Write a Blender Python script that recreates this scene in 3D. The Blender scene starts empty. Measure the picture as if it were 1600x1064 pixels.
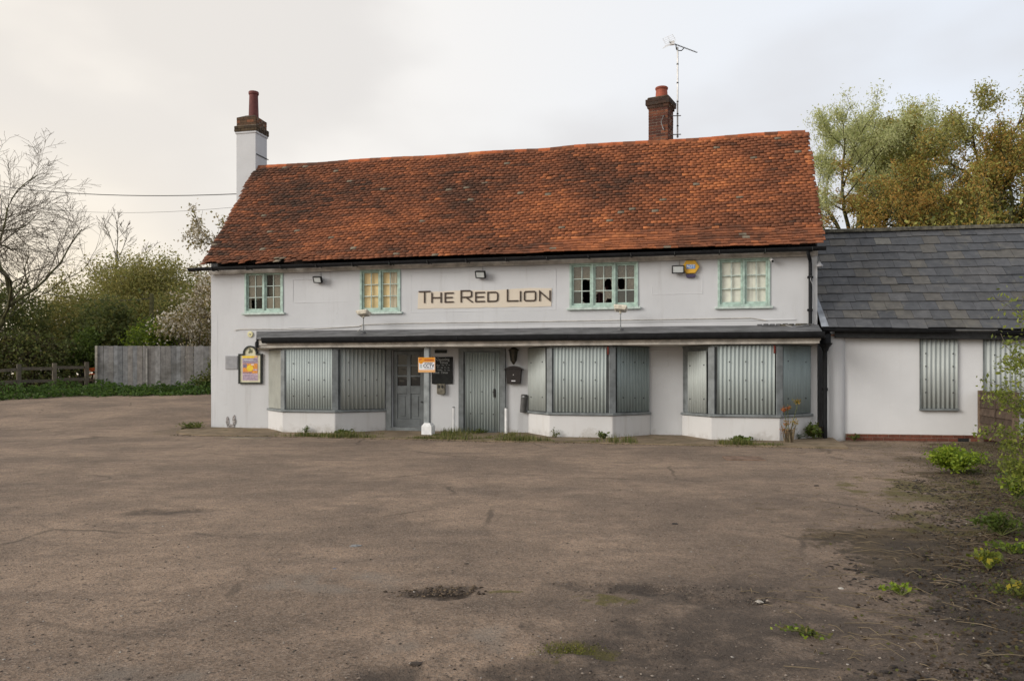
import bpy, math, random
import numpy as np
from mathutils import Vector, Matrix, noise as mnoise

S = bpy.context.scene
COL = S.collection
R = random.Random(7)
NP = np.random.RandomState(11)
rad = math.radians

# ------------------------------------------------------------------ camera, sky, sun, exposure
cam_d = bpy.data.cameras.new('camera')
cam_d.sensor_width = 36.0
cam_d.lens = 28.0
cam_d.shift_y = 0.0331
cam_d.clip_start = 0.1
cam_d.clip_end = 4000
cam = bpy.data.objects.new('camera', cam_d)
COL.objects.link(cam)
cam.location = (0, 0, 1.42)
cam.rotation_euler = (rad(90), 0, 0)
S.camera = cam

SUN_EL, SUN_AZ = rad(21), rad(-114)     # soft brightest part of the overcast: behind the camera, to its left
W = bpy.data.worlds.new('World')
S.world = W
W.use_nodes = True
nt = W.node_tree
nt.nodes.clear()
def wn(t, **k):
    n = nt.nodes.new(t)
    for a, b in k.items():
        setattr(n, a, b)
    return n
wo = wn('ShaderNodeOutputWorld'); wb = wn('ShaderNodeBackground'); wb.inputs['Strength'].default_value = 0.1
sky = wn('ShaderNodeTexSky', sky_type='NISHITA', sun_disc=False, sun_elevation=SUN_EL, sun_rotation=SUN_AZ)
tc = wn('ShaderNodeTexCoord'); sep = wn('ShaderNodeSeparateXYZ')
nt.links.new(tc.outputs['Generated'], sep.inputs[0])
mp = wn('ShaderNodeMapping'); mp.inputs['Scale'].default_value = (1.0, 1.0, 1.9); mp.inputs['Rotation'].default_value = (0.0, 0.25, 0.3)
nt.links.new(tc.outputs['Generated'], mp.inputs[0])
nz = wn('ShaderNodeTexNoise'); nz.inputs['Scale'].default_value = 2.4; nz.inputs['Detail'].default_value = 5; nz.inputs['Roughness'].default_value = 0.42
nt.links.new(mp.outputs[0], nz.inputs['Vector'])
def wramp(p0, p1, src):
    m = wn('ShaderNodeMapRange', interpolation_type='SMOOTHSTEP')
    m.inputs['From Min'].default_value = p0; m.inputs['From Max'].default_value = p1
    nt.links.new(src, m.inputs['Value'])
    return m.outputs[0]
def wmix(fac, a, b):
    m = wn('ShaderNodeMix', data_type='RGBA')
    if hasattr(fac, 'links'): nt.links.new(fac, m.inputs['Factor'])
    else: m.inputs['Factor'].default_value = fac
    for i, c in ((6, a), (7, b)):
        if hasattr(c, 'links'): nt.links.new(c, m.inputs[i])
        else: m.inputs[i].default_value = (*c, 1)
    return m.outputs[2]
side = wramp(-0.62, 0.62, sep.outputs['X'])
base_c = wmix(side, (9.9, 9.25, 8.35), (8.0, 8.5, 9.3))          # thin cloud, warm towards the low evening sun, cool away from it
dark_c = wmix(side, (8.35, 7.85, 7.25), (7.2, 7.4, 7.85))
cloud = wmix(wramp(0.42, 0.58, nz.outputs['Fac']), dark_c, base_c)
glow = wn('ShaderNodeMath', operation='MULTIPLY')                 # where the low sun sits behind the cloud
nt.links.new(wramp(-0.25, -0.62, sep.outputs['X']), glow.inputs[0]); nt.links.new(wramp(0.30, 0.04, sep.outputs['Z']), glow.inputs[1])
cloud = wmix(glow.outputs[0], cloud, (11.2, 9.6, 7.2))
out_c = wmix(0.94, sky.outputs[0], cloud)
nt.links.new(out_c, wb.inputs['Color']); nt.links.new(wb.outputs[0], wo.inputs[0])

sun_d = bpy.data.lights.new('sun', 'SUN')
sun_d.energy = 2.1
sun_d.angle = rad(28)
sun_d.color = (1.0, 0.965, 0.92)
sun = bpy.data.objects.new('sun', sun_d)
COL.objects.link(sun)
sv = Vector((math.sin(SUN_AZ) * math.cos(SUN_EL), math.cos(SUN_AZ) * math.cos(SUN_EL), math.sin(SUN_EL)))
sun.rotation_euler = sv.to_track_quat('Z', 'Y').to_euler()

S.view_settings.view_transform = 'Standard'
S.view_settings.look = 'None'
S.view_settings.exposure = 0.1
S.view_settings.gamma = 1.0
S.view_settings.use_curve_mapping = False

# ------------------------------------------------------------------ helpers
def ob(name, me, parent=None, loc=(0, 0, 0), rot=(0, 0, 0), bevel=0):
    o = bpy.data.objects.new(name, me)
    COL.objects.link(o)
    o.parent = parent
    o.location = loc
    o.rotation_euler = rot
    if bevel:
        m = o.modifiers.new('bevel', 'BEVEL'); m.width = bevel; m.segments = 1; m.limit_method = 'ANGLE'
    return o

TH = rad(13)
OX, OY = -8.14, 21.54
CU, SU = math.cos(TH), math.sin(TH)
def fw(x, y, z=0.0):
    """front-of-pub coordinates (x along the wall, y into the building) to world"""
    return Vector((OX + x * CU + y * SU, OY - x * SU + y * CU, z))
def tag(o, label=None, cat=None, group=None, kind=None):
    if label: o['label'] = label
    if cat: o['category'] = cat
    if group: o['group'] = group
    if kind: o['kind'] = kind
    return o
def thing(name, label, cat, loc=(0, 0, 0), rotz=0.0, group=None):
    o = bpy.data.objects.new(name, None)
    COL.objects.link(o)
    o.location = loc
    o.rotation_euler = (0, 0, rotz)
    o.empty_display_size = 0.1
    return tag(o, label, cat, group)
def pthing(name, label, cat, x, y, z, group=None, rot=0.0):
    return thing(name, label, cat, fw(x, y, z), -TH + rot, group)

class MB:
    def __init__(s):
        s.v = []; s.f = []; s.c = []; s.mi = []; s.cur = 0
    def add(s, vs, fs, col=None):
        n = len(s.v)
        s.v.extend([tuple(p) for p in vs])
        for f in fs:
            s.f.append(tuple(n + i for i in f)); s.mi.append(s.cur)
        if col is not None:
            s.c.extend([col] * len(vs))
        return s
    def box(s, x0, x1, y0, y1, z0, z1, M=None, col=None):
        vs = [Vector(p) for p in ((x0, y0, z0), (x1, y0, z0), (x1, y1, z0), (x0, y1, z0), (x0, y0, z1), (x1, y0, z1), (x1, y1, z1), (x0, y1, z1))]
        if M is not None: vs = [M @ p for p in vs]
        return s.add(vs, [(0, 3, 2, 1), (4, 5, 6, 7), (0, 1, 5, 4), (1, 2, 6, 5), (2, 3, 7, 6), (3, 0, 4, 7)], col)
    def prism(s, poly, z0, z1, col=None):
        n = len(poly)
        a = sum(poly[i][0] * poly[(i + 1) % n][1] - poly[(i + 1) % n][0] * poly[i][1] for i in range(n))
        if a < 0: poly = poly[::-1]
        vs = [(p[0], p[1], z0) for p in poly] + [(p[0], p[1], z1) for p in poly]
        fs = [tuple(range(n - 1, -1, -1)), tuple(range(n, 2 * n))] + [(i, (i + 1) % n, n + (i + 1) % n, n + i) for i in range(n)]
        return s.add(vs, fs, col)
    def xzprism(s, poly, y0, y1, col=None):
        """polygon drawn in x,z (seen from the front), thick from y0 (front) to y1 (back)"""
        n = len(poly)
        a = sum(poly[i][0] * poly[(i + 1) % n][1] - poly[(i + 1) % n][0] * poly[i][1] for i in range(n))
        if a < 0: poly = poly[::-1]
        vs = [(p[0], y0, p[1]) for p in poly] + [(p[0], y1, p[1]) for p in poly]
        fs = [tuple(range(n)), tuple(range(2 * n - 1, n - 1, -1))] + [(i, n + i, n + (i + 1) % n, (i + 1) % n) for i in range(n)]
        return s.add(vs, fs, col)
    def tube(s, pts, r, n=8, caps=True, col=None):
        pts = [Vector(p) for p in pts]
        rs = r if isinstance(r, (list, tuple)) else [r] * len(pts)
        vs = []; fs = []
        for i, p in enumerate(pts):
            d = (pts[min(i + 1, len(pts) - 1)] - pts[max(i - 1, 0)]).normalized()
            a = Vector((0, 0, 1)) if abs(d.z) < 0.9 else Vector((1, 0, 0))
            e1 = d.cross(a).normalized(); e2 = d.cross(e1)
            for k in range(n):
                t = 2 * math.pi * k / n
                vs.append(p + e1 * (math.cos(t) * rs[i]) + e2 * (math.sin(t) * rs[i]))
        for i in range(len(pts) - 1):
            for k in range(n):
                k2 = (k + 1) % n
                fs.append((i * n + k, (i + 1) * n + k, (i + 1) * n + k2, i * n + k2))
        if caps:
            fs.append(tuple(range(n))); fs.append(tuple(range(len(vs) - 1, len(vs) - n - 1, -1)))
        return s.add(vs, fs, col)
    def lathe(s, prof, n=16, c=(0, 0, 0), col=None):
        vs = []; fs = []
        for (r, z) in prof:
            for k in range(n):
                t = 2 * math.pi * k / n
                vs.append((c[0] + r * math.cos(t), c[1] + r * math.sin(t), c[2] + z))
        for i in range(len(prof) - 1):
            for k in range(n):
                k2 = (k + 1) % n
                fs.append((i * n + k, i * n + k2, (i + 1) * n + k2, (i + 1) * n + k))
        fs.append(tuple(range(n - 1, -1, -1))); fs.append(tuple(range(len(vs) - n, len(vs))))
        return s.add(vs, fs, col)
    def mesh(s, name, mats, smooth=False):
        me = bpy.data.meshes.new(name)
        me.from_pydata(s.v, [], s.f)
        if not isinstance(mats, (list, tuple)): mats = [mats]
        for m in mats: me.materials.append(m)
        if len(mats) > 1: me.polygons.foreach_set('material_index', s.mi)
        if s.c and len(s.c) == len(s.v): set_tint(me, np.array(s.c, dtype=np.float32))
        if smooth: me.polygons.foreach_set('use_smooth', [True] * len(me.polygons))
        me.update()
        return me
    def build(s, name, mats, parent=None, loc=(0, 0, 0), rot=(0, 0, 0), smooth=False, bevel=0):
        return ob(name, s.mesh(name, mats, smooth), parent, loc, rot, bevel)

def set_tint(me, cols):
    at = me.attributes.new('tint', 'FLOAT_COLOR', 'POINT')
    c4 = np.ones((len(cols), 4), dtype=np.float32)
    c4[:, :cols.shape[1]] = cols
    at.data.foreach_set('color', c4.ravel())
def np_mesh(name, V, F, mat, tint=None, smooth=False):
    """V (n,3), F (m,k) all faces of the same size"""
    me = bpy.data.meshes.new(name)
    V = np.asarray(V, dtype=np.float32); F = np.asarray(F, dtype=np.int32)
    me.vertices.add(len(V)); me.vertices.foreach_set('co', V.ravel())
    k = F.shape[1]
    me.loops.add(F.size); me.loops.foreach_set('vertex_index', F.ravel())
    me.polygons.add(len(F)); me.polygons.foreach_set('loop_start', np.arange(0, F.size, k, dtype=np.int32))
    if tint is not None: set_tint(me, np.asarray(tint, dtype=np.float32))
    me.materials.append(mat)
    me.update(calc_edges=True)
    if smooth: me.polygons.foreach_set('use_smooth', np.ones(len(F), dtype=bool))
    return me
def fbm(x, y, z=0.0, o=4):
    return mnoise.fractal((x, y, z), 1.0, 2.0, o)

# ------------------------------------------------------------------ materials
class NT:
    def __init__(s, name):
        s.m = bpy.data.materials.new(name); s.m.use_nodes = True
        s.t = s.m.node_tree; s.t.nodes.clear()
        s.out = s.n('ShaderNodeOutputMaterial'); s.b = s.n('ShaderNodeBsdfPrincipled')
        s.l(s.b.outputs[0], s.out.inputs['Surface'])
        s.pos = s.n('ShaderNodeNewGeometry').outputs['Position']
    def n(s, t, **k):
        x = s.t.nodes.new(t)
        for a, b in k.items(): setattr(x, a, b)
        return x
    def l(s, a, b): s.t.links.new(a, b)
    def put(s, v, sock):
        if hasattr(v, 'links'): s.l(v, sock)
        elif isinstance(v, (tuple, list)) and len(v) == 3 and sock.type == 'RGBA': sock.default_value = (*v, 1)
        else: sock.default_value = v
    def noise(s, scale, detail=4, rough=0.55, vec=None, stretch=None):
        x = s.n('ShaderNodeTexNoise'); x.inputs['Scale'].default_value = scale; x.inputs['Detail'].default_value = detail; x.inputs['Roughness'].default_value = rough
        v = vec if vec is not None else s.pos
        if stretch:
            m = s.n('ShaderNodeMapping'); m.inputs['Scale'].default_value = stretch; s.l(v, m.inputs[0]); v = m.outputs[0]
        s.l(v, x.inputs['Vector'])
        return x.outputs['Fac']
    def voro(s, scale, feature='F1', vec=None):
        x = s.n('ShaderNodeTexVoronoi', feature=feature); x.inputs['Scale'].default_value = scale
        s.l(vec if vec is not None else s.pos, x.inputs['Vector'])
        return x
    def rng(s, v, a, b, c=0.0, d=1.0, smooth=True):
        x = s.n('ShaderNodeMapRange', interpolation_type='SMOOTHSTEP' if smooth else 'LINEAR')
        s.put(v, x.inputs['Value'])
        for k, w in (('From Min', a), ('From Max', b), ('To Min', c), ('To Max', d)): x.inputs[k].default_value = w
        return x.outputs[0]
    def mix(s, f, a, b, mode='MIX'):
        x = s.n('ShaderNodeMix', data_type='RGBA', blend_type=mode)
        s.put(f, x.inputs[0]); s.put(a, x.inputs[6]); s.put(b, x.inputs[7])
        return x.outputs[2]
    def math(s, op, a, b=0.0):
        x = s.n('ShaderNodeMath', operation=op); s.put(a, x.inputs[0]); s.put(b, x.inputs[1])
        return x.outputs[0]
    def attr(s, name):
        return s.n('ShaderNodeAttribute', attribute_name=name)
    def bump(s, h, strength, dist=0.01, prev=None):
        x = s.n('ShaderNodeBump'); x.inputs['Strength'].default_value = strength; x.inputs['Distance'].default_value = dist
        s.l(h, x.inputs['Height'])
        if prev is not None: s.l(prev, x.inputs['Normal'])
        return x.outputs[0]
    def fin(s, col, rough=0.8, normal=None, spec=0.3, metal=0.0):
        s.put(col, s.b.inputs['Base Color']); s.put(rough, s.b.inputs['Roughness'])
        s.b.inputs['Specular IOR Level'].default_value = spec
        s.b.inputs['Metallic'].default_value = metal
        if normal is not None: s.l(normal, s.b.inputs['Normal'])
        return s.m

def simple(name, col, rough=0.7, var=0.18, vs=6.0, bump=0.0, bs=60.0, spec=0.3, metal=0.0, stretch=None, dist=0.004):
    t = NT(name)
    lo = tuple(c * (1 - var) for c in col); hi = tuple(min(1, c * (1 + var)) for c in col)
    c = t.mix(t.rng(t.noise(vs, 5, stretch=stretch), 0.3, 0.7), lo, hi)
    nrm = t.bump(t.noise(bs, 4, stretch=stretch), bump, dist) if bump else None
    return t.fin(c, rough, nrm, spec, metal)

def m_wall(name, col, dirt, amount=1.0):
    t = NT(name)
    big = t.rng(t.noise(0.9, 5), 0.35, 0.7)
    c = t.mix(big, tuple(x * 0.93 for x in col), col)
    streak = t.rng(t.noise(1.0, 6, 0.65, stretch=(5, 5, 0.5)), 0.52, 0.78)
    c = t.mix(t.math('MULTIPLY', streak, 0.35 * amount), c, dirt)
    blot = t.rng(t.noise(3.2, 7, 0.7), 0.62, 0.76)
    c = t.mix(t.math('MULTIPLY', blot, 0.4 * amount), c, tuple(x * 0.8 for x in dirt))
    vz = t.n('ShaderNodeSeparateXYZ'); t.l(t.pos, vz.inputs[0])
    spl = t.math('ADD', vz.outputs[2], t.rng(t.noise(2.2, 7, 0.7), 0.2, 0.8, -0.35, 0.35, False))
    c = t.mix(t.rng(spl, 0.10, -0.16, 0, 0.4 * amount), c, (0.26, 0.225, 0.175))
    run = t.rng(t.noise(1.0, 5, 0.7, stretch=(2.2, 2.2, 0.22)), 0.60, 0.72)
    c = t.mix(t.math('MULTIPLY', run, 0.28 * amount), c, tuple(x * 0.9 for x in dirt))
    speck = t.rng(t.noise(24, 3, 0.6), 0.71, 0.76)
    c = t.mix(t.math('MULTIPLY', speck, 0.35 * amount), c, (0.25, 0.23, 0.2))
    h = t.bump(t.noise(2.2, 4), 0.5, 0.02)
    h = t.bump(t.noise(45, 5, 0.65), 0.35, 0.004, h)
    return t.fin(c, 0.82, h, 0.2)

def m_tint(name, rough=0.8, mott=0.25, ms=9.0, bump=0.3, bs=70, lichen=None, spec=0.25):
    """colour from the piece's own 'tint' attribute, with grain and optional lichen"""
    t = NT(name)
    a = t.attr('tint').outputs['Color']
    g = t.rng(t.noise(ms, 6, 0.65), 0.25, 0.75, 1 - mott, 1 + mott)
    c = t.mix(1.0, a, t.n('ShaderNodeCombineColor').outputs[0], 'MULTIPLY')
    cc = c.node.inputs[7].links[0].from_node
    for k in range(3): t.l(g, cc.inputs[k])
    if lichen:
        for (col, scale, lo, hi, amt) in lichen:
            c = t.mix(t.math('MULTIPLY', t.rng(t.noise(scale, 7, 0.7), lo, hi), amt), c, col)
    n = t.bump(t.noise(bs, 4), bump, 0.006) if bump else None
    return t.fin(c, rough, n, spec)

def m_leaf(name, trans=0.5, rough=0.55):
    t = NT(name)
    a = t.attr('tint').outputs['Color']
    t.fin(a, rough, None, 0.3)
    tr = t.n('ShaderNodeBsdfTranslucent'); t.l(a, tr.inputs[0])
    mx = t.n('ShaderNodeMixShader'); mx.inputs[0].default_value = trans
    t.l(t.b.outputs[0], mx.inputs[1]); t.l(tr.outputs[0], mx.inputs[2]); t.l(mx.outputs[0], t.out.inputs['Surface'])
    return t.m

def m_glass(name, tint, matte_col, clear=0.5, refl=0.25):
    """old window glass: partly see-through, partly mirror, partly dusty"""
    t = NT(name)
    f = t.mix(t.rng(t.noise(7, 6, 0.6), 0.3, 0.7), tuple(x * 0.7 for x in matte_col), matte_col)
    t.fin(f, 0.5, None, 0.3)
    tp = t.n('ShaderNodeBsdfTransparent'); tp.inputs[0].default_value = (*tint, 1)
    gl = t.n('ShaderNodeBsdfGlossy'); gl.inputs['Roughness'].default_value = 0.03; gl.inputs[0].default_value = (0.9, 0.9, 0.9, 1)
    nn = t.bump(t.noise(3, 2), 0.12, 0.02); t.l(nn, gl.inputs['Normal'])
    m1 = t.n('ShaderNodeMixShader'); m1.inputs[0].default_value = clear
    t.l(t.b.outputs[0], m1.inputs[1]); t.l(tp.outputs[0], m1.inputs[2])
    m2 = t.n('ShaderNodeMixShader'); m2.inputs[0].default_value = refl
    t.l(m1.outputs[0], m2.inputs[1]); t.l(gl.outputs[0], m2.inputs[2])
    t.l(m2.outputs[0], t.out.inputs['Surface'])
    return t.m

MAT = {}
MAT['wall'] = m_wall('painted_render', (0.585, 0.59, 0.598), (0.37, 0.355, 0.34), 0.9)
MAT['wall_white'] = m_wall('fresh_white_render', (0.70, 0.70, 0.70), (0.55, 0.53, 0.5), 0.5)
MAT['plinth'] = m_wall('white_plinth_paint', (0.64, 0.63, 0.62), (0.40, 0.35, 0.30), 1.0)
MAT['trim'] = simple('old_cream_paint', (0.50, 0.47, 0.42), 0.6, 0.25, 5, 0.3, 40)
MAT['grey'] = simple('grey_joinery_paint', (0.175, 0.19, 0.192), 0.5, 0.22, 5, 0.25, 50, 0.35)
MAT['grey_lt'] = simple('light_grey_post_paint', (0.26, 0.28, 0.28), 0.55, 0.25, 5, 0.25, 50, 0.3)
MAT['door'] = simple('slate_grey_door_paint', (0.125, 0.138, 0.142), 0.4, 0.2, 4, 0.15, 60, 0.4)
MAT['black'] = simple('black_plastic', (0.012, 0.0125, 0.014), 0.6, 0.3, 8, 0.1, 60, 0.2)
MAT['blackm'] = simple('black_iron', (0.018, 0.018, 0.018), 0.55, 0.4, 14, 0.3, 80, 0.35)
MAT['lead'] = simple('weathered_lead', (0.105, 0.105, 0.108), 0.55, 0.4, 2.6, 0.4, 14, 0.35, dist=0.01)
MAT['flash'] = simple('flashing_lead', (0.24, 0.26, 0.29), 0.5, 0.3, 5, 0.3, 20, 0.35)
MAT['sage'] = simple('sage_green_window_paint', (0.40, 0.52, 0.455), 0.55, 0.2, 9, 0.35, 70, 0.3)
MAT['sage2'] = simple('pale_sage_sill_paint', (0.50, 0.58, 0.53), 0.6, 0.2, 9, 0.35, 70, 0.3)
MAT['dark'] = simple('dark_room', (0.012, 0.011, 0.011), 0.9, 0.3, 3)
MAT['curtain'] = simple('dingy_net_curtain', (0.26, 0.235, 0.18), 0.9, 0.4, 7, 0.4, 12, stretch=(6, 6, 1), dist=0.02)
MAT['maroon'] = simple('dark_red_curtain', (0.03, 0.011, 0.012), 0.9, 0.3, 7)
MAT['creamboard'] = simple('cream_board', (0.86, 0.64, 0.34), 0.8, 0.16, 3.0, 0.2, 20)
MAT['creamfold'] = simple('cream_curtain', (0.82, 0.70, 0.55), 0.85, 0.16, 5, 0.5, 10, stretch=(8, 8, .6), dist=0.02)
MAT['whiteboard'] = simple('white_boarding', (0.86, 0.84, 0.76), 0.75, 0.10, 5, 0.2, 30)
MAT['glass'] = m_glass('old_window_glass', (0.96, 0.97, 0.95), (0.34, 0.32, 0.25), 0.95, 0.02)
MAT['matt'] = m_glass('beige_window_glass', (0.7, 0.7, 0.62), (0.235, 0.205, 0.14), 0.4, 0.06)  # beige matt layer mixed into the see-through glass
MAT['glassdk'] = m_glass('dark_reflection_glass', (0.6, 0.62, 0.55), (0.085, 0.085, 0.055), 0.5, 0.06)  # dark green of mirrored trees put into the pane colour
MAT['doorglass'] = m_glass('black_door_glass', (0.2, 0.2, 0.2), (0.012, 0.012, 0.012), 0.3, 0.03)
def m_sheet(name, col, metal=0.08):
    t = NT(name)
    c = t.mix(t.rng(t.noise(2.5, 5, stretch=(4, 4, 0.6)), 0.3, 0.7), tuple(x * 0.92 for x in col), tuple(min(1, x * 1.05) for x in col))
    st = t.rng(t.noise(9, 6, 0.7, stretch=(3, 3, 0.35)), 0.62, 0.75)
    c = t.mix(t.math('MULTIPLY', st, 0.12), c, (0.2, 0.2, 0.19))
    return t.fin(c, t.rng(t.noise(18, 4), 0.3, 0.7, 0.5, 0.65), None, 0.16, metal)
MAT['sheet'] = m_sheet('galvanised_sheet', (0.41, 0.455, 0.44))
MAT['sheet_cool'] = m_sheet('galvanised_sheet_dark', (0.29, 0.345, 0.345))  # darker copy, used only on the right-facing sides of two bays
MAT['sheet_pale'] = m_sheet('galvanised_sheet_bright', (0.44, 0.47, 0.45))
MAT['panel_beige'] = simple('grey_beige_board', (0.30, 0.305, 0.27), 0.6, 0.12, 2.5, 0.15, 30)
MAT['tile'] = m_tint('clay_roof_tile', 0.85, 0.3, 7.0, 0.5, 60,
                     [((0.035, 0.02, 0.014), 0.8, 0.48, 0.75, 0.45), ((0.04, 0.025, 0.018), 26.0, 0.58, 0.74, 0.4), ((0.36, 0.33, 0.26), 17.0, 0.72, 0.77, 0.45)])
MAT['slate'] = m_tint('roof_slate', 0.55, 0.25, 6.0, 0.35, 40,
                      [((0.115, 0.105, 0.08), 3.0, 0.52, 0.72, 0.5), ((0.15, 0.145, 0.12), 9.0, 0.6, 0.74, 0.4), ((0.40, 0.40, 0.36), 19.0, 0.70, 0.76, 0.6)], 0.35)
MAT['brick'] = m_tint('old_brick', 0.9, 0.3, 14.0, 0.6, 70, [((0.03, 0.02, 0.016), 6.0, 0.55, 0.75, 0.6)])
MAT['mortar'] = simple('lime_mortar', (0.30, 0.255, 0.205), 0.95, 0.3, 12, 0.5, 60)
MAT['cap'] = simple('mossy_brick_cap', (0.075, 0.055, 0.036), 0.95, 0.5, 9, 0.7, 30, dist=0.015)
MAT['terracotta'] = simple('terracotta_pot', (0.30, 0.085, 0.05), 0.75, 0.25, 5, 0.3, 40)
MAT['terradark'] = simple('dark_red_pot', (0.135, 0.045, 0.04), 0.75, 0.22, 5, 0.3, 40)
MAT['mossridge'] = simple('mossy_ridge', (0.085, 0.078, 0.06), 0.95, 0.6, 8, 0.7, 25, dist=0.02)
MAT['white'] = simple('white_paint', (0.78, 0.78, 0.77), 0.5, 0.1, 8, 0.15, 60)
MAT['lampwhite'] = simple('yellowed_white_plastic', (0.66, 0.61, 0.50), 0.5, 0.25, 14, 0.2, 60)
MAT['alu'] = simple('aluminium_tube', (0.52, 0.51, 0.49), 0.45, 0.2, 12, 0, 1, 0.4, 0.4)
MAT['galv'] = simple('dull_steel', (0.2, 0.21, 0.21), 0.5, 0.3, 12, 0, 1, 0.4, 0.5)
MAT['lens'] = simple('floodlight_lens', (0.46, 0.48, 0.47), 0.25, 0.1, 6, 0, 1, 0.5)
MAT['yellow'] = simple('alarm_yellow', (0.70, 0.40, 0.045), 0.45, 0.1, 6)
MAT['purple'] = simple('alarm_base_purple', (0.06, 0.045, 0.10), 0.5, 0.1, 6)
MAT['blue'] = simple('logo_blue', (0.14, 0.30, 0.60), 0.5, 0.1, 6)
MAT['paper'] = simple('white_print', (0.74, 0.74, 0.76), 0.6, 0.06, 6)
MAT['ink'] = simple('dark_print', (0.03, 0.03, 0.035), 0.7, 0.1, 6)
MAT['orange'] = simple('orange_print', (0.66, 0.26, 0.012), 0.5, 0.1, 6)
MAT['orangelt'] = simple('faded_orange_print', (0.72, 0.40, 0.17), 0.5, 0.1, 6)
MAT['redprint'] = simple('red_print', (0.45, 0.05, 0.03), 0.5, 0.1, 6)
MAT['greenprint'] = simple('green_print', (0.1, 0.3, 0.12), 0.5, 0.1, 6)
MAT['chalkboard'] = simple('chalkboard', (0.014, 0.015, 0.014), 0.75, 0.4, 10, 0.1, 40)
MAT['chalk'] = simple('chalk', (0.42, 0.43, 0.42), 0.95, 0.3, 40)
MAT['letter'] = simple('dark_brown_letter', (0.055, 0.036, 0.026), 0.5, 0.15, 10)
MAT['signboard'] = m_wall('cream_sign_paint', (0.69, 0.61, 0.50), (0.62, 0.59, 0.55), 0.9)
MAT['boardframe'] = simple('black_green_board_frame', (0.02, 0.024, 0.02), 0.45, 0.3, 8)
MAT['boardcream'] = simple('cream_board_paint', (0.60, 0.57, 0.40), 0.6, 0.12, 8)
MAT['posteryellow'] = simple('poster_yellow', (0.76, 0.53, 0.03), 0.5, 0.1, 9)
MAT['posterlilac'] = simple('poster_lilac', (0.47, 0.36, 0.42), 0.6, 0.2, 25)
MAT['posterviolet'] = simple('poster_violet', (0.20, 0.16, 0.24), 0.6, 0.5, 40)
MAT['posterorange'] = simple('poster_orange', (0.66, 0.27, 0.05), 0.6, 0.25, 30)
MAT['bronze'] = simple('weathered_bronze', (0.045, 0.038, 0.025), 0.5, 0.4, 14, 0.3, 50, 0.4, 0.2)
MAT['mailbox'] = simple('black_brown_steel', (0.020, 0.015, 0.014), 0.42, 0.3, 8, 0.1, 50, 0.4)
MAT['binGrey'] = simple('dark_grey_tube', (0.085, 0.083, 0.08), 0.55, 0.2, 8)
MAT['meter'] = simple('dirty_tan_plastic', (0.16, 0.145, 0.11), 0.7, 0.4, 12, 0.3, 30)
MAT['vent'] = simple('grey_vent_metal', (0.33, 0.33, 0.34), 0.6, 0.1, 12)
MAT['disc'] = simple('pale_yellow_disc', (0.66, 0.62, 0.36), 0.6, 0.12, 12)
MAT['oldwood'] = m_tint('weathered_grey_board', 0.9, 0.3, 5.0, 0.5, 30, [((0.075, 0.07, 0.058), 0.9, 0.48, 0.68, 0.6), ((0.09, 0.088, 0.06), 3.0, 0.55, 0.7, 0.5)])
MAT['brownwood'] = m_tint('brown_fence_wood', 0.9, 0.35, 7.0, 0.6, 30)
MAT['bark'] = simple('bark', (0.075, 0.06, 0.042), 0.95, 0.4, 5, 0.8, 20, dist=0.02)
MAT['barkmoss'] = simple('mossy_bark', (0.085, 0.08, 0.035), 0.95, 0.5, 4, 0.8, 20, dist=0.02)
MAT['twig'] = simple('twig', (0.125, 0.102, 0.075), 0.9, 0.3, 5)
MAT['stalk'] = simple('dry_stalk', (0.17, 0.13, 0.08), 0.9, 0.3, 8)
MAT['greenstem'] = simple('green_stem', (0.09, 0.10, 0.03), 0.8, 0.3, 8)
MAT['leaf'] = m_leaf('leaf')
MAT['blade'] = m_leaf('grass_blade', 0.3, 0.7)
MAT['wire'] = simple('overhead_wire', (0.03, 0.03, 0.03), 0.6, 0.1, 3)
MAT['stone'] = m_tint('loose_stone', 0.95, 0.3, 30, 0.5, 90)
MAT['concrete'] = simple('worn_concrete', (0.20, 0.165, 0.12), 0.95, 0.35, 3, 0.6, 40, dist=0.01)
MAT['rust'] = simple('rust_iron', (0.17, 0.112, 0.08), 0.85, 0.4, 10, 0.4, 40)
MAT['orangeplastic'] = simple('orange_plastic', (0.55, 0.10, 0.02), 0.55, 0.2, 6)
MAT['redrust'] = simple('rusty_bracket', (0.16, 0.035, 0.025), 0.7, 0.3, 20)
# ------------------------------------------------------------------ ground
def sstep(a, b, x):
    t = min(1.0, max(0.0, (x - a) / (b - a)))
    return t * t * (3 - 2 * t)
def facade_y(x, y):
    """distance behind the pub front line, and place along it"""
    dx, dy = x - OX, y - OY
    return dx * CU - dy * SU, dx * SU + dy * CU
def gz(x, y):
    z = -0.075
    r = 0.062 * max(0.0, y - 20.5) * sstep(0, 3.5, -7.3 - x)
    z += min(r, 1.25)
    z += 0.022 * fbm(x * 0.22, y * 0.22, 3.3, 3) * sstep(45, 20, abs(x) + abs(y) * 0.3)
    right = x - (0.53 * y - 0.4)
    if right > 0: z += 0.09 * sstep(0, 5, right)
    return z
dx = np.concatenate([-np.geomspace(900, 14, 40), np.arange(-13.5, -3.5, 0.115), np.arange(-3.5, 4.2, 0.045), np.arange(4.2, 13.5, 0.115), np.geomspace(14, 900, 40)])
dy = np.concatenate([-np.geomspace(300, 2, 16), np.arange(-1, 3.2, 0.2), np.arange(3.2, 8, 0.045), np.arange(8, 22, 0.12), np.arange(22, 46, 0.5), np.geomspace(47, 1500, 26)])
gx, gy = np.meshgrid(dx, dy)
nx, ny = len(dx), len(dy)
gv = np.zeros((nx * ny, 3), dtype=np.float32)
mask = np.zeros((nx * ny, 3), dtype=np.float32)    # r: soil and rubble  g: moss  b: pale repair / dark seam, broad darker area at lower right (0.5 = plain)
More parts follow.
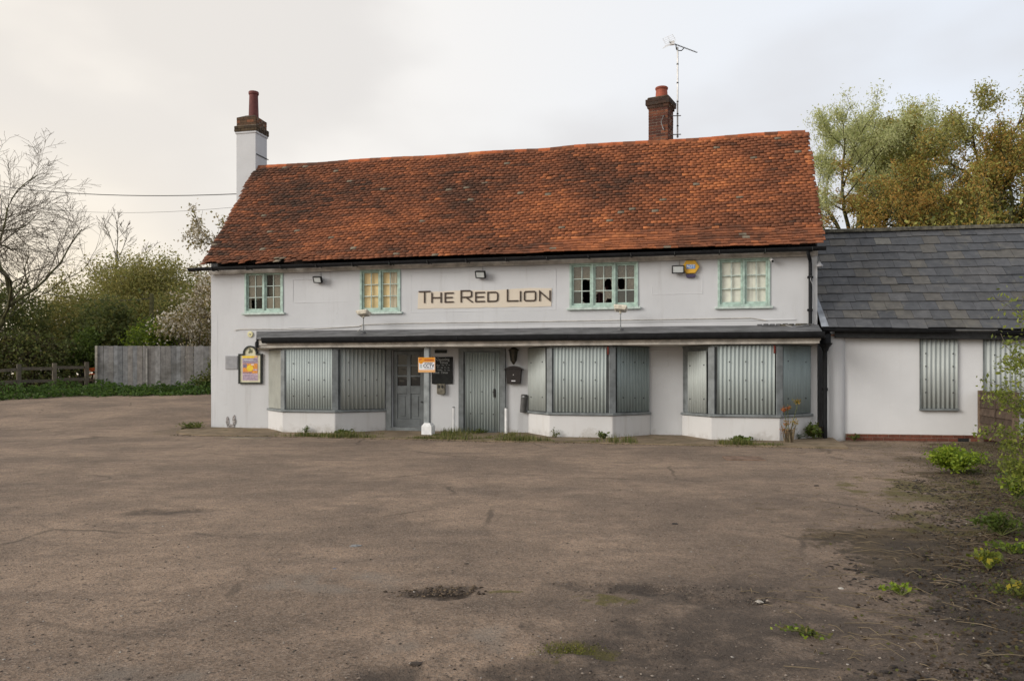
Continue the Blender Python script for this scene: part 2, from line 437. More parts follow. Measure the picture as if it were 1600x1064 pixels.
def blob(x, y, cx, cy, rx, ry, a=0.0):
    ca, sa = math.cos(a), math.sin(a)
    u, w = (x - cx) * ca + (y - cy) * sa, -(x - cx) * sa + (y - cy) * ca
    return max(0.0, 1 - math.sqrt((u / rx) ** 2 + (w / ry) ** 2))
i = 0
for a, b in zip(gx.ravel(), gy.ravel()):
    a = float(a); b = float(b)
    near = -14 < a < 14 and -1 < b < 24
    n1 = fbm(a * 0.5, b * 0.5, 7.7, 4) if near else 0.0
    n2 = fbm(a * 3.6, b * 3.6, 1.7, 5) if near else 0.0
    soil = sstep(-0.9, 1.1, a - (0.53 * b - 0.2) + n1 * 1.5) * (1 if b < 7.5 else max(.9, 1 - (b - 7.5) * .1))
    if b > 16: soil *= sstep(18.3, 16.8, b)
    if not near: soil = max(soil, 0.9) if a > 10 else sstep(29, 35, b) * 0.8
    d = blob(a, b, -0.47, 5.5, 0.34, 0.2) * 1.6
    d = max(d, blob(a, b, 0.95, 5.5, 0.8, 0.16, -0.25) * 1.2, blob(a, b, 1.5, 5.35, .6, .3) * 1.0, blob(a, b, 0.5, 4.3, 0.9, 0.55) * 0.95, blob(a, b, -1.5, 3.75, .7, .16) * 1.0, blob(a, b, -3.9, 8.8, 0.9, 0.4) * 0.75, blob(a, b, -0.2, 3.9, 1.1, 0.4) * .75)
    d = min(1.0, max(0.0, d * (1 + 2.2 * n2))) if d > 0 else 0.0
    moss = (1 + 1.6 * n2) * max(blob(a, b, 0.58, 5.25, 0.32, 0.24) * 1.5, blob(a, b, 0.32, 4.35, .35, .3) * 1.0, blob(a, b, -.1, 5.5, .3, .1) * .8, blob(a, b, 5.4, 10.3, 2.0, 2.0) * 1.0, blob(a, b, 4.4, 8.0, 1.2, 1.2) * 0.95, blob(a, b, -8.0, 23, 3.0, 1.2) * 0.7)
    lx, ly = facade_y(a, b)
    if -3.2 < ly < 0.5 and -1 < lx < 20: moss = max(moss, 0.5 * sstep(-3.0, -1.7, ly))
    pale = 0.5 + (0.5 * blob(a, b, -1.3, 5.75, 0.7, 0.4) + 0.5 * blob(a, b, -0.1, 4.5, .9, .5) + .35 * blob(a, b, -1.9, 3.9, 1.0, .4)) * (1 + 2.0 * n2)
    gv[i] = (a, b, gz(a, b) - (0.022 * d * (1 + n2)  if near else 0) + (soil * (0.015 * fbm(a * 3.1, b * 3.1, 1.1, 3) + (0.03 * max(0, fbm(a * 7.5, b * 9.0, 4.1, 3)) if b < 8 else 0)) if near else 0))
    hol = min(1.0, max(0.0, blob(a, b, -0.47, 5.5, 0.36, 0.2) * 1.8 * (1 + 1.8 * n2)))
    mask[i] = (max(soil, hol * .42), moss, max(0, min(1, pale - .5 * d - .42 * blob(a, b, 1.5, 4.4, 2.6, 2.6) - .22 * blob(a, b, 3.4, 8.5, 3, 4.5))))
    i += 1
qi = np.arange(nx * ny).reshape(ny, nx)
gf = np.stack([qi[:-1, :-1].ravel(), qi[:-1, 1:].ravel(), qi[1:, 1:].ravel(), qi[1:, :-1].ravel()], 1)

t = NT('old_tarmac')
mk = t.n('ShaderNodeSeparateColor'); t.l(t.attr('tint').outputs['Color'], mk.inputs[0])
grain = t.voro(95); grain2 = t.voro(38)
base = t.mix(t.rng(t.noise(0.42, 7, 0.62), 0.36, 0.64), (0.172, 0.124, 0.090), (0.338, 0.241, 0.170))
base = t.mix(t.math('MULTIPLY', t.rng(t.noise(1.3, 6, 0.62, stretch=(0.6, 1.6, 1)), 0.5, 0.72), 0.6), base, (0.112, 0.084, 0.067))
base = t.mix(t.math('MULTIPLY', t.rng(t.noise(0.9, 5, 0.6, stretch=(0.45, 2.4, 1)), 0.55, 0.75), 0.5), base, (0.345, 0.252, 0.188))
base = t.mix(1.0, base, t.n('ShaderNodeCombineColor').outputs[0], 'MULTIPLY')
mc = base.node.inputs[7].links[0].from_node
mg = t.math('MULTIPLY', t.rng(t.noise(4.5, 8, 0.72), 0.25, 0.75, 0.70, 1.30), t.rng(t.noise(26, 6, 0.7), 0.25, 0.75, 0.72, 1.28))
for k in range(3): t.l(mg, mc.inputs[k])
agg = t.n('ShaderNodeSeparateColor'); t.l(grain.outputs['Color'], agg.inputs[0])
aggc = t.mix(agg.outputs[0], (0.070, 0.054, 0.043), (0.36, 0.285, 0.225))
base = t.mix(t.rng(agg.outputs[1], 0.35, 0.9, 0.15, 0.75), base, aggc)
base = t.mix(t.rng(mk.outputs[2], 0.55, 0.95, 0, 0.5), base, (0.23, 0.20, 0.168))
wv = t.n('ShaderNodeMix', data_type='VECTOR'); wn_ = t.n('ShaderNodeTexNoise'); wn_.inputs['Scale'].default_value = 1.6; wn_.inputs['Detail'].default_value = 6; t.l(t.pos, wn_.inputs['Vector'])
wv.inputs[0].default_value = 0.22; t.l(t.pos, wv.inputs[4]); t.l(wn_.outputs['Color'], wv.inputs[5])
ck = t.voro(0.42, 'DISTANCE_TO_EDGE', wv.outputs[1]).outputs['Distance']
ckm = t.math('MULTIPLY', t.rng(ck, 0.012, 0.003), t.rng(t.noise(0.45, 4), 0.48, 0.6))
base = t.mix(t.math('MULTIPLY', ckm, 0.55), base, (0.055, 0.045, 0.036))
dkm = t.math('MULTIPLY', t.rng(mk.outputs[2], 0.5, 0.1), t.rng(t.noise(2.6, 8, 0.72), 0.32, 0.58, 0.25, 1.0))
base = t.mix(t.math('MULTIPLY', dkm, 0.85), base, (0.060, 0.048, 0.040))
pits = t.rng(t.noise(15, 5, 0.7), 0.58, 0.68)
base = t.mix(t.math('MULTIPLY', pits, 0.7), base, (0.062, 0.050, 0.042))
sm = t.math('ADD', mk.outputs[0], t.rng(t.noise(6, 7, 0.72), 0.2, 0.8, -0.6, 0.6, False))
gp = t.n('ShaderNodeSeparateXYZ'); t.l(t.pos, gp.inputs[0])
soilc = t.mix(t.rng(t.noise(3.0, 6, 0.7), 0.3, 0.7), (0.040, 0.033, 0.027), (0.098, 0.076, 0.057))
brownc = t.mix(t.rng(t.noise(5.0, 7, 0.72), 0.3, 0.7), (0.062, 0.046, 0.028), (0.150, 0.110, 0.066))
soilc = t.mix(t.rng(t.math('ADD', gp.outputs[1], t.rng(t.noise(1.2, 5), 0.2, 0.8, -1.5, 1.5, False)), 6.0, 7.6), soilc, brownc)
soilc = t.mix(t.math('MULTIPLY', t.rng(t.noise(30, 5, 0.7), 0.52, 0.7), 0.6), soilc, (0.14, 0.11, 0.08))
base = t.mix(t.rng(sm, 0.42, 0.72, 0, 0.93), base, soilc)
mm = t.math('ADD', mk.outputs[1], t.rng(t.noise(9, 7, 0.75), 0.2, 0.8, -0.5, 0.5, False))
base = t.mix(t.rng(mm, 0.45, 0.8, 0, 0.75), base, t.mix(t.noise(20, 4), (0.05, 0.05, 0.012), (0.15, 0.125, 0.03)))
hb = t.bump(t.noise(3.2, 6, 0.65), 0.5, 0.03)
hb = t.bump(grain.outputs['Distance'], 0.8, 0.009, hb)
hb = t.bump(grain2.outputs['Distance'], 0.6, 0.014, hb)
hb = t.bump(t.noise(34, 6, 0.75), 0.8, 0.016, hb)
hb = t.bump(t.math('MULTIPLY', t.math('ADD', mk.outputs[0], 0.02), t.noise(16, 7, 0.75)), 0.9, 0.05, hb)
MAT['ground'] = t.fin(base, 0.92, hb, 0.25)
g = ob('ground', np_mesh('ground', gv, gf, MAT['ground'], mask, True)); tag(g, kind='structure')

# pavement apron in front of the pub, a low worn step above the forecourt
def apron_edge(x):
    return -(1.93 + 0.05 * math.sin(x * 1.7) + 0.04 * fbm(x * 1.3, 2.0, 0, 3))
ap = MB()
xs = [-0.62 + 0.2 * k for k in range(83)]
rows = []
for x in xs:
    e = apron_edge(x)
    if x < 1.4: e *= math.sqrt(max(0.03, 1 - ((1.4 - x) / 2.05) ** 2))
    row = []
    for k in range(9):
        y = 0.05 + (e - 0.05) * k / 8
        row.append(fw(x, y, -0.004 - 0.045 * k / 8 + 0.008 * fbm(x * 2, y * 2, 5)))
    row.append(fw(x, e - 0.02, -0.18))
    rows.append(row)
n = len(rows[0])
ap.add([p for r in rows for p in r], [(a * n + b, a * n + b + 1, (a + 1) * n + b + 1, (a + 1) * n + b) for a in range(len(rows) - 1) for b in range(n - 1)])
ap.add([fw(-0.62, 0.05, 0), fw(-0.62, -0.4, 0), fw(-0.62, -0.4, -.18), fw(-0.62, 0.05, -.18)], [(0, 1, 2, 3)])
t = NT('apron_concrete')
c = t.mix(t.rng(t.noise(1.4, 6), 0.3, 0.7), (0.155, 0.118, 0.08), (0.25, 0.19, 0.125))
c = t.mix(t.rng(t.noise(2.6, 7, 0.7), 0.5, 0.66, 0, 0.7), c, (0.075, 0.066, 0.034))
c = t.mix(t.rng(t.noise(9, 6, 0.7), 0.6, 0.72, 0, 0.6), c, (0.05, 0.042, 0.034))
MAT['apron'] = t.fin(c, 0.95, t.bump(t.noise(18, 6, 0.7), 0.6, 0.015), 0.2)
o = ap.build('pavement', MAT['apron'], smooth=False); tag(o, kind='structure')

# ------------------------------------------------------------------ the pub
PUB = thing('pub_building', 'long white rendered pub with red clay tiled roof, sage green windows and boarded up bays', 'pub', fw(0, 0, 0), -TH)
LEN = 15.46
WIN = [(1.02, 2.15, 3.06, 4.16, 2), (4.33, 5.44, 3.02, 4.13, 2), (9.79, 11.44, 3.03, 4.12, 3), (13.27, 14.44, 2.99, 4.12, 2)]
DOOR = (5.21, 6.07, 0.08, 2.03)
WTOP = 4.32
def holes_wall(mb, x0, x1, z0, z1, holes, y=0.0, depth=0.14, step=0.28, amp=0.010):
    xs = sorted({x0, x1, *[h[0] for h in holes], *[h[1] for h in holes]})
    zs = sorted({z0, z1, *[h[2] for h in holes], *[h[3] for h in holes]})
    def fine(a):
        r = [a[0]]
        for p, q in zip(a, a[1:]):
            k = max(1, round((q - p) / step))
            r += [p + (q - p) * j / k for j in range(1, k + 1)]
        return r
    xs, zs = fine(xs), fine(zs)
    idx = {}
    def vid(i, j):
        if (i, j) not in idx:
            x, z = xs[i], zs[j]
            idx[(i, j)] = len(mb.v)
            mb.v.append((x, y + amp * fbm(x * 0.8, z * 0.8, 4.4, 3), z))
        return idx[(i, j)]
    for i in range(len(xs) - 1):
        for j in range(len(zs) - 1):
            cx, cz = (xs[i] + xs[i + 1]) / 2, (zs[j] + zs[j + 1]) / 2
            if any(h[0] < cx < h[1] and h[2] < cz < h[3] for h in holes): continue
            mb.f.append((vid(i, j), vid(i + 1, j), vid(i + 1, j + 1), vid(i, j + 1))); mb.mi.append(0)
    for (a, b, c, d) in [h[:4] for h in holes]:
        e = 0.012
        mb.add([(a, y - e, c), (b, y - e, c), (b, y - e, d), (a, y - e, d), (a, y + depth, c), (b, y + depth, c), (b, y + depth, d), (a, y + depth, d)],
               [(0, 4, 5, 1), (1, 5, 6, 2), (2, 6, 7, 3), (3, 7, 4, 0)])
w = MB()
holes_wall(w, 0, LEN, -0.12, WTOP, [h[:4] for h in WIN] + [DOOR])
o = w.build('front_wall', MAT['wall'], PUB, smooth=True)
w = MB()
DEP = 4.75
# gable walls and back wall
for x in (0.0, LEN):
    s = 1 if x == 0 else -1
    poly = [(0.0, -0.12), (DEP, -0.12), (DEP, 4.30), (2.37, 7.35), (0.0, 4.45)]
    w.add([(x, p[0], p[1]) for p in poly] + [(x + s * 0.2, p[0], p[1]) for p in poly], [(0, 1, 2, 3, 4) if s < 0 else (4, 3, 2, 1, 0), (5, 6, 7, 8, 9) if s > 0 else (9, 8, 7, 6, 5)])
w.box(0.2, LEN - 0.2, DEP - 0.2, DEP, -0.12, 4.3)
w.build('side_wall', MAT['wall'], PUB)

# plaster mouldings: rectangular frames standing slightly proud of the render
def moulding(x0, x1, z0, z1, wd=0.03, pr=0.006):
    b = MB()
    b.box(x0, x1, -pr, 0.03, z0, z0 + wd); b.box(x0, x1, -pr, 0.03, z1 - wd, z1)
    b.box(x0, x0 + wd, -pr, 0.03, z0 + wd, z1 - wd); b.box(x1 - wd, x1, -pr, 0.03, z0 + wd, z1 - wd)
    b.build('plaster_moulding', MAT['wall'], PUB, bevel=0.006)
for m in ((2.41, 4.03, 3.29, 3.93), (5.70, 9.46, 2.98, 4.00), (11.75, 12.94, 3.30, 3.80), (11.72, 12.14, 1.60, 2.0)):
    moulding(*m)
b = MB(); b.box(2.3, 4.3, -0.012, 0.02, 2.64, 2.67); b.box(4.3, 15.0, -0.012, 0.02, 2.655, 2.685)
b.build('string_course', MAT['wall'], PUB, bevel=0.005)
# fallen plaster near the left foot of the wall
b = MB()
for (cx, cz, rx, rz) in ((0.50, 0.17, 0.05, 0.13), (0.70, 0.19, 0.05, 0.14), (0.60, 0.045, 0.14, 0.05)):
    pl = [(cx + rx * math.cos(a) * R.uniform(.7, 1.2), cz + rz * math.sin(a) * R.uniform(.7, 1.2)) for a in [k * 2 * math.pi / 11 for k in range(11)]]
    b.xzprism(pl, -0.017, 0.03)
b.build('bare_plaster_patch', simple('bare_plaster', (0.27, 0.25, 0.24), 0.95, 0.6, 22, 0.6, 40), PUB)

# ------------------------------------------------------------------ roof
EY, EZ, RY, RZ = -0.34, 4.285, 2.37, 7.60
SL = math.hypot(RY - EY, RZ - EZ)
sy, sz = (RY - EY) / SL, (RZ - EZ) / SL          # up the slope
ny_, nz_ = -sz, sy                                # outward normal
def roofpt(x, s, h=0.0):
    """x along the eave, s metres up the slope, h off the slope; the old roof sags and heaves"""
    f = s / SL
    sag = 0.05 * fbm(x * 0.33, f * 1.6, 9.1, 3) - 0.035 * math.sin(math.pi * f) * (1 + 0.4 * math.sin(x * 0.8))
    e = sag * (0.35 + 0.65 * math.sin(math.pi * min(1, max(0, f)) ** 0.8)) + h
    up = 0.035 * fbm(x * 0.45, 5.0, f * 0.7, 3)
    flare = 0.05 * max(0, 1 - s / 0.7) ** 2
    return Vector((x, EY + sy * s + ny_ * (e + flare), EZ + sz * s + nz_ * (e + flare) + up * f))
rf = MB()
# solid roof body under the tiles
xs = [0.0 + LEN * k / 40 for k in range(41)]
for k in range(40):
    a, c = xs[k], xs[k + 1]
    vs = []
    for x in (a, c):
        vs += [roofpt(x, 0.12, -0.045), roofpt(x, SL * .5, -0.045), roofpt(x, SL - 0.03, -0.045), Vector((x, DEP + 0.3, 4.25))]
    rf.add(vs, [(0, 4, 5, 1), (1, 5, 6, 2), (2, 6, 7, 3)])
ROOF = rf.build('roof', simple('roof_boarding', (0.03, 0.022, 0.018), 0.95, 0.4, 4), PUB)
TW, TG, TL = 0.166, 0.1, 0.205
RAMP = [(0.050, 0.030, 0.021), (0.100, 0.046, 0.028), (0.168, 0.064, 0.033), (0.245, 0.087, 0.040), (0.340, 0.118, 0.048), (0.46, 0.165, 0.062)]
ROWJ = [R.gauss(0, .035) for _ in range(80)]
def pick(x, f):
    q = R.random()
    if q < 0.007: return (0.20, 0.165, 0.12)
    k = int(f * SL / TG)
    v = 0.29 + 0.34 * x / 15.5 + 0.31 * fbm(x * 0.5, f * 2.2, 2.2, 3) + 0.30 * fbm(x * 1.3, k * 3.71, 5.0, 2) + ROWJ[k % 80] + R.gauss(0, 0.08)
    if q > 0.975: v += 0.3
    v = round(min(0.999, max(0.0, v)) * 36) / 36.5 * 5
    i = int(v); a, b = RAMP[i], RAMP[min(5, i + 1)]; g = v - i
    return tuple(a[j] * (1 - g) + b[j] * g for j in range(3))
TT = 0.018
def tile_verts(wd, wob):
    """a slightly cambered plain tile: x across, y up the slope, z off the roof"""
    vs = []
    for yy in (0.0, TL):
        for xx in (-wd / 2, 0, wd / 2):
            cam_ = 0.0025 * (1 - (2 * xx / wd) ** 2)
            vs.append((xx, yy + (wob * xx if yy == 0 else 0), cam_)); vs.append((xx, yy + (wob * xx if yy == 0 else 0), cam_ + TT))
    return vs
TF = [(0, 2, 3, 1), (2, 4, 5, 3), (6, 7, 9, 8), (8, 9, 11, 10), (1, 3, 9, 7), (3, 5, 11, 9), (0, 6, 8, 2), (2, 8, 10, 4), (0, 1, 7, 6), (4, 10, 11, 5)]
tiles = []
NC = int(SL / TG)
for k in range(NC):
    s = k * TG - 0.015
    f = s / SL
    xl = -0.055 + 0.02 * R.uniform(-1, 1); xr = LEN + 0.10 + 0.02 * R.uniform(-1, 1)
    xl += 0.02 * math.sin(k * .5)
    cnt = int((xr - xl) / TW) + 1
    off = (TW / 2 if k % 2 else 0.0)
    for j in range(-1, cnt + 1):
        x = xl + TW / 2 + j * TW - off + R.uniform(-0.004, 0.004)
        if x + TW * .2 < xl or x - TW * .2 > xr: continue
        x = min(max(x, xl + TW * .45 - .02), xr - TW * .45 + .02)
        if k in (1, 2) and abs(x - 7.85) < 0.09 + 0.02 * k and k == 2: continue        # the slipped tile above the middle floodlight
        if k == 0 and x < 2.6 and R.random() < 0.35: continue
        ds = R.gauss(0, 0.007) + 0.030 * fbm(x * 0.55, k * 0.22, 8.8, 3); rz = R.gauss(0, 0.010); tilt = 0.03 + R.gauss(0, 0.010); hh = R.uniform(0, 0.007)
        if k <= 1 and x < 3.2: ds += R.gauss(-.01, 0.03); rz += R.gauss(0, 0.09); tilt += R.uniform(0, .06)
        if R.random() < 0.02: ds -= R.uniform(0.01, 0.04); rz += R.gauss(0, 0.05)
        tiles.append((x, s + ds, rz, tilt, hh, pick(x, f)))
def tile_mat(x, s, rz, tilt, hh):
    p0 = roofpt(x, s, 0.012 + hh); p1 = roofpt(x, s + TL, 0.012 + hh - 0.0); px = roofpt(x + 0.05, s, 0.012 + hh) - p0
    up = (p1 - p0).normalized(); ax = px.normalized(); nr = ax.cross(up).normalized(); ax = up.cross(nr).normalized()
    M = Matrix((( ax.x, up.x, nr.x, p0.x), (ax.y, up.y, nr.y, p0.y), (ax.z, up.z, nr.z, p0.z), (0, 0, 0, 1)))
    # tail lies on the course below, head on the roof
    M = M @ Matrix.Translation((0, 0, 0.026)) @ Matrix.Rotation(rz, 4, 'Z') @ Matrix.Rotation(-(tilt * 1.2 + .185), 4, 'X')
    return M
def camdist(x, s):
    p = roofpt(x, s); q = fw(p.x, p.y, p.z)
    return (q - Vector((0, 0, 1.42))).length
tiles.sort(key=lambda q: camdist(q[0], q[1]))
variants = {}
for (x, s, rz, tilt, hh, c) in tiles[:298]:
    wv = R.choice((0, 1, 2))
    key = (c, wv)
    if key not in variants:
        mb = MB(); mb.add(tile_verts(TW, (-0.04, 0, 0.04)[wv]), TF, c)
        variants[key] = mb.mesh('roof_tile', MAT['tile'])
    o = ob('roof_tile', variants[key], ROOF); o.matrix_local = tile_mat(x, s, rz, tilt, hh)
V = []; F = []; C = []
for (x, s, rz, tilt, hh, c) in tiles[298:]:
    M = tile_mat(x, s, rz, tilt, hh)
    n = len(V)
    br = 1.0
    V += [tuple(M @ Vector(p)) for p in tile_verts(TW + 0.001 - R.uniform(0, .003) - (.006 if R.random() < .1 else 0), R.gauss(0, 0.03))]
    F += [tuple(n + q for q in f) for f in TF]
    C += [tuple(v * br for v in c)] * 12
o = ob('roof_tiling', np_mesh('roof_tiling', V, F, MAT['tile'], C), ROOF); tag(o, kind='stuff')
# half-round ridge tiles
rl = 0.33
for k in range(int(LEN / rl) + 1):
    x0 = -0.02 + k * rl; x1 = min(x0 + rl * 1.02, LEN + 0.12)
    b = MB(); n = 7
    col = pick(x0 + 6, 0.9); vs = []
    if R.random() < 0.5: col = (0.42, 0.12, 0.045)
    r0 = 0.105
    for x, rr in ((x0, r0), (x1, r0 - 0.006)):
        p = roofpt(x, SL)
        for j in range(n):
            a = math.pi * (j / (n - 1)) * 1.1 - 0.05 * math.pi
            vs.append((x, p.y + 0.02 - math.cos(a) * rr, p.z - 0.03 + math.sin(a) * rr * 0.95))
    fs = [(j, j + 1, n + j + 1, n + j) for j in range(n - 1)] + [tuple(range(n - 1, -1, -1)), tuple(range(n, 2 * n))]
    b.add(vs, fs, col); b.build('ridge_tile', MAT['tile'], ROOF)
# eaves: fascia board, gutter and its brackets
b = MB(); vs = []
K = 60
for k in range(K + 1):
    x = LEN * k / K; dz = 0.016 * fbm(x * 0.5, 1.0, 0, 3)
    vs += [(x, -0.10, 4.10 + dz), (x, -0.10, 4.205 + dz), (x, -0.055, 4.205 + dz), (x, -0.055, 4.10 + dz)]
fs = []
for k in range(K):
    for j in range(4):
        fs.append((k * 4 + j, k * 4 + (j + 1) % 4, k * 4 + 4 + (j + 1) % 4, k * 4 + 4 + j)[::-1])
b.add(vs, fs); b.add(vs[:4], [(0, 1, 2, 3)])
b.build('fascia_board', MAT['trim'], PUB)
b = MB(); b.box(-0.02, LEN, -0.10, 0.06, 4.207, 4.25); b.build('soffit', MAT['blackm'], PUB)
b = MB(); n = 9; vs = []; fs = []
GX0, GX1 = -0.42, LEN + 0.13
K = 40
for k in range(K + 1):
    x = GX0 + (GX1 - GX0) * k / K; zc = 4.255 + 0.010 * fbm(x * .4, 8, 0, 2) - (0.03 if x < 0 else 0) * (-x)
    for j in range(n):
        a = math.pi * j / (n - 1)
        vs.append((x, -0.36 - math.cos(a) * 0.075, zc - math.sin(a) * 0.085))
for k in range(K):
    for j in range(n - 1):
        fs.append((k * n + j, (k + 1) * n + j, (k + 1) * n + j + 1, k * n + j + 1))
b.add(vs, fs)
for k in (0, K): b.add(vs[k * n:(k + 1) * n], [tuple(range(n))])
GUT = b.build('gutter', MAT['black'], PUB, smooth=True)
for k in range(16):
    x = 0.3 + k * 1.0
    b = MB(); b.tube([(x, -0.44, 4.25), (x, -0.44, 4.19), (x, -0.38, 4.158), (x, -0.30, 4.17), (x, -0.20, 4.2), (x, -0.10, 4.19)], 0.012, 5)
    b.build('gutter_bracket', MAT['blackm'], GUT)

# ------------------------------------------------------------------ chimneys
CH = MB().box(-0.62, 0.03, 2.2, 2.84, 3.6, 8.66).build('chimney', MAT['wall'], PUB, bevel=0.012)
b = MB()
n = 0
b.box(-0.645, 0.055, 2.175, 2.865, 8.60, 8.66); b.build('chimney_band', MAT['wall'], CH, bevel=0.008)
MB().box(0.03, 0.046, 2.22, 2.9, 7.96, 7.985).build('chimney_ledge', MAT['blackm'], CH)
def course(parent, x0, x1, y0, y1, z, h, offs, cols, gap=0.010, proud=0.0):
    """one course of stretcher bricks round a rectangular stack"""
    L = 0.215
    for side in range(4):
        a, c = (x0, x1) if side in (0, 2) else (y0, y1)
        p = a - (L / 2 if offs else 0) if side in (0, 2) else a - (0 if offs else L / 2)
        while p < c - 0.02:
            q0, q1 = max(p, a), min(p + L, c)
            p += L + gap
            if q1 - q0 < 0.03: continue
            col = R.choice(cols); k = R.uniform(0.8, 1.2); col = tuple(v * k for v in col)
            pr = proud + R.uniform(0, 0.006)
            bb = MB()
            if side == 0: bb.box(q0, q1, y0 - pr, y0 + 0.05, z, z + h, None, col)
            if side == 2: bb.box(q0, q1, y1 - 0.05, y1 + pr, z, z + h, None, col)
            if side == 1: bb.box(x1 - 0.05, x1 + pr, q0 + 0.052, q1 - 0.0, z, z + h, None, col)
            if side == 3: bb.box(x0 - pr, x0 + 0.05, q0 + 0.052, q1 - 0.0, z, z + h, None, col)
            bb.build('brick', MAT['brick'], parent)
BC = [(0.105, 0.040, 0.026), (0.135, 0.048, 0.028), (0.075, 0.032, 0.024), (0.17, 0.065, 0.036)]
BC2 = [(0.20, 0.085, 0.045), (0.13, 0.065, 0.036), (0.10, 0.06, 0.035)]
MB().box(-0.64, 0.05, 2.18, 2.86, 8.66, 8.84).box(-0.60, 0.01, 2.22, 2.82, 8.84, 9.10).build('mortar_core', MAT['mortar'], CH)
for k, zz in enumerate((8.665, 8.75)): course(CH, -0.66, 0.07, 2.16, 2.88, zz, 0.075, k % 2, [(0.075, 0.052, 0.03), (0.055, 0.04, 0.026)], 0.008)
for k, zz in enumerate((8.845, 8.93, 9.015)): course(CH, -0.61, 0.02, 2.21, 2.83, zz, 0.075, k % 2, BC2)
b = MB(); b.add([(-0.6, 2.2, 9.09), (0.02, 2.2, 9.09), (0.02, 2.84, 9.09), (-0.6, 2.84, 9.09), (-0.42, 2.4, 9.2), (-0.14, 2.4, 9.2), (-0.14, 2.66, 9.2), (-0.42, 2.66, 9.2)],
                [(0, 1, 5, 4), (1, 2, 6, 5), (2, 3, 7, 6), (3, 0, 4, 7), (4, 5, 6, 7)]); b.build('chimney_flaunching', MAT['cap'], CH)
MB().lathe([(0.150, 9.12), (0.143, 9.3), (0.128, 9.83), (0.150, 9.85), (0.152, 9.91), (0.142, 9.93), (0.115, 9.93), (0.11, 9.7)], 20, (-0.22, 2.5, 0)).build('chimney_pot', MAT['terradark'], CH, smooth=False)

CR = bpy.data.objects.new('chimney', None); COL.objects.link(CR); CR.parent = PUB; CR.location = (11.86, 2.62, 0); CR.rotation_euler = (0, 0, -rad(14))
hw = 0.262
MB().box(-hw + .006, hw - .006, -hw + .006, hw - .006, 6.8, 8.62).build('mortar_core', MAT['mortar'], CR)
z = 7.28; k = 0
while z < 8.45:
    course(CR, -hw, hw, -hw, hw, z, 0.066, k % 2, BC, 0.011); z += 0.0775; k += 1
for q, (dd, zz) in enumerate(((0.03, z), (0.065, z + 0.0775), (0.065, z + 0.155))):
    course(CR, -hw - dd, hw + dd, -hw - dd, hw + dd, zz, 0.07, q % 2, [(0.06, 0.036, 0.026), (0.08, 0.04, 0.026), (0.045, 0.032, 0.025)], 0.009)
    MB().box(-hw - dd + .008, hw + dd - .008, -hw - dd + .008, hw + dd - .008, zz - 0.004, zz + 0.073).build('mortar_core', MAT['mortar'], CR)
zt = z + 0.23
MB().box(-hw - 0.03, hw + 0.03, -hw - 0.03, hw + 0.03, zt, zt + 0.06).build('chimney_slab', MAT['cap'], CR, bevel=0.02)
MB().lathe([(0.175, zt + 0.04), (0.165, zt + 0.10), (0.15, zt + 0.30), (0.168, zt + 0.32), (0.172, zt + 0.36), (0.155, zt + 0.375), (0.13, zt + 0.37), (0.12, zt + .2)], 20, (0.02, 0.0, 0)).build('chimney_pot', MAT['terracotta'], CR)
MB().lathe([(0.01, zt + .2), (0.125, zt + .2)], 12).build('pot_liner', MAT['blackm'], CR)

# ------------------------------------------------------------------ upper windows
def broken(x0, x1, z0, z1, y, hole, seed):
    """a pane with a jagged hole: hole = (cx, cz, rx, rz) in parts of the pane"""
    rr = random.Random(seed); b = MB(); n = 20
    cx, cz = x0 + (x1 - x0) * hole[0], z0 + (z1 - z0) * hole[1]
    o_, i_ = [], []
    for k in range(n):
        a = 2 * math.pi * k / n + 0.01
        ca, sa = math.cos(a), math.sin(a)
        tx = ((x1 if ca > 0 else x0) - cx) / ca if abs(ca) > 1e-6 else 1e9
        tz = ((z1 if sa > 0 else z0) - cz) / sa if abs(sa) > 1e-6 else 1e9
        tt = min(tx, tz)
        o_.append((cx + ca * tt, cz + sa * tt))
        m = min(tt, math.hypot(ca * hole[2] * (x1 - x0), sa * hole[3] * (z1 - z0)) * rr.uniform(0.75, 1.15))
        i_.append((cx + ca * m, cz + sa * m))
    vs = [(p[0], y, p[1]) for p in o_ + i_]
    b.add(vs, [(k, (k + 1) % n, n + (k + 1) % n, n + k) for k in range(n)])
    return b
